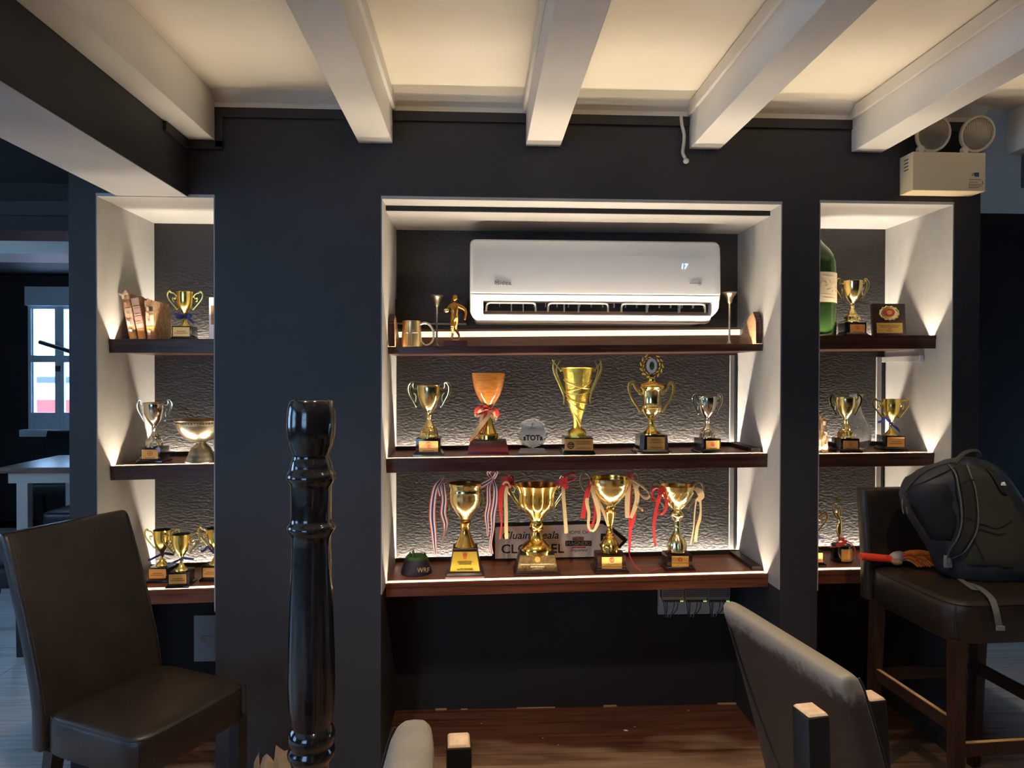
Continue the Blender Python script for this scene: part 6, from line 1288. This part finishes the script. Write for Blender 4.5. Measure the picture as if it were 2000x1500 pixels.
seamline([(1880, 945), (1892, 938), (1905, 937)], .0022, 'blackm', .028, 'panel_seam'); seamline([(1882, 1008), (1895, 1014), (1908, 1024)], .0022, 'blackm', .028, 'panel_seam')
bm = bmesh.new(); hp = [fp(1864, 906, .004), fp(1868, 900, .012)]; Q = lambda px, py, dy=-.02: ay(px, py, Yp + dy) - O
tube(bm, [hp[0], Q(1872, 896), Q(1884, 885), Q(1896, 881), Q(1906, 881), Q(1912, 886), Q(1909, 897, 0)], [.007, .007, .0065, .0065, .0065, .006, .006], 8, 5, 1.6); obj('haul_loop', bm, 'strapm', t, True)
for pts in ([(1763, 975), (1762, 990), (1765, 1003)], [(1770, 990), (1772, 1003)]):
    bm = bmesh.new(); tube(bm, [fp(a, b, .006) for a, b in pts], .0022, 6, 4); obj('zip_pull', bm, 'webbing', t)
bm = bmesh.new(); v = fp(1951, 943, .006); prism(bm, [(v.x - .007, v.z - .006), (v.x - .003, v.z + .005), (v.x, v.z), (v.x + .002, v.z + .006), (v.x + .008, v.z - .007), (v.x + .003, v.z - .002), (v.x, v.z - .007), (v.x - .003, v.z - .002)], v.y - .024, v.y - .016); obj('peak_emblem', bm, 'white', t)
a = fp(1862, 1096, .022); bm = bmesh.new(); box(bm, a.x - .012, a.x + .016, a.y - .012, a.y - .004, a.z - .030, a.z + .012, bev=.003); bk_ = obj('buckle', bm, 'buckle', t, True)
bm = bmesh.new(); box(bm, a.x - .006, a.x + .010, a.y - .016, a.y - .012, a.z - .018, a.z + .004, bev=.002); obj('buckle_bar', bm, 'webbing', bk_, True)
seat_z = .7835 + .004
W_ = lambda px, py, z: az(px, py, z) - O
bm = bmesh.new(); ribbon(bm, [a + Vector((0, -.008, -.02)), W_(1868, 1124, seat_z + .003), W_(1884, 1138, seat_z), W_(1905, 1152, seat_z)], .017, 5, [.5] * 4, .0012); obj('webbing_strap', bm, 'webbing', t)
fy = -.566
bm = bmesh.new(); ribbon(bm, [W_(1890, 1139, seat_z + .001), W_(1910, 1146, seat_z + .001), W_(1928, 1160, seat_z + .001), W_(1938, 1172, seat_z - .002), ay(1945, 1192, fy - .004) - O, ay(1949, 1210, fy - .008) - O, ay(1952, 1224, fy - .008) - O], .020, 5, [.6, .5, .3, .1, .05, .05, .05], .0012); ws = obj('webbing_strap', bm, 'webbing', t)
v = ay(1953, 1226, fy - .009) - O; bm = bmesh.new(); box(bm, v.x - .013, v.x + .013, v.y - .005, v.y + .001, v.z - .008, v.z + .006, bev=.001); obj('strap_end', bm, 'buckle', ws)
# duster / gloves on a red handle
p0 = az(1681, 1087, .800); p1 = az(1742, 1094, .800); yy = -.14
p0 = ay(1681, 1086, yy); p1 = ay(1741, 1092, yy); O2 = Vector((p0.x, yy, .7840)); zs_ = p0.z
t = thing('duster', 'red-handled duster with orange chenille fingers lying on the bar stool', 'duster', tuple(O2)); D = p1 - p0
q = lambda px, py, dy=0: ay(px, py, yy + dy) - O2
bm = bmesh.new(); h0, h1 = q(1681, 1086), q(1743, 1092); tube(bm, [h0, h1], .0135, 20, 1); hn = obj('handle', bm, 'duster', t, True)
bm = bmesh.new(); dv = (h1 - h0).normalized(); tube(bm, [h0 - dv * .0006, h0 + dv * .0002], .0095, 16, 1); obj('handle_bore', bm, 'redink', hn)
for k in range(5): bm = bmesh.new(); c = h0 + (h1 - h0) * (.45 + .1 * k); tube(bm, [c - dv * .0012, c + dv * .0012], .0141, 18, 1); obj('grip_ring', bm, 'duster', hn, True)
bm = bmesh.new(); tube(bm, [q(1740, 1092), q(1748, 1088), q(1757, 1086), q(1766, 1088)], [.013, .018, .019, .016], 12, 4); obj('cuff', bm, 'cuff', t, True)
bm = bmesh.new(); tube(bm, [q(1741, 1094, -.012), q(1750, 1098, -.016), q(1760, 1098, -.016)], [.008, .012, .008], 10, 4); obj('cuff_band', bm, 'bookb', t, True)
bm = bmesh.new(); tube(bm, [q(1764, 1087), q(1780, 1084), q(1800, 1083), q(1822, 1086), q(1832, 1090)], [.014, .019, .017, .013, .008], 12, 4); obj('chenille_core', bm, 'noodle', t, True)
rr = random.Random(9)
for k in range(34):
    row = k % 3; f = (k + rr.uniform(-.3, .3)) / 33; px = 1764 + 62 * f; a = q(px, 1086 + 3 * row - 2 * math.sin(f * 3.1), -.010 + .006 * (row - 2)); up = k in (27, 32)
    if up: e = a + Vector((.006, -.004, .034))
    elif row == 2: e = a + Vector((.030, -.030, -.02 + rr.uniform(-.006, .004)))
    elif row == 1: e = a + Vector((.027, -.020, -.006 + rr.uniform(-.006, .004)))
    else: e = a + Vector((.024, -.012, .010 + rr.uniform(-.006, .004)))
    e.z = max(e.z, .0080); m_ = (a + e) / 2 + Vector((0, -.004, .006)); bm = bmesh.new(); tube(bm, [a, m_, e], [.0046, .0052, .0044], 8, 4); ball(bm, e, .0048, 8, 6); obj('noodle', bm, 'noodle' if k % 4 else 'duster', t, True)
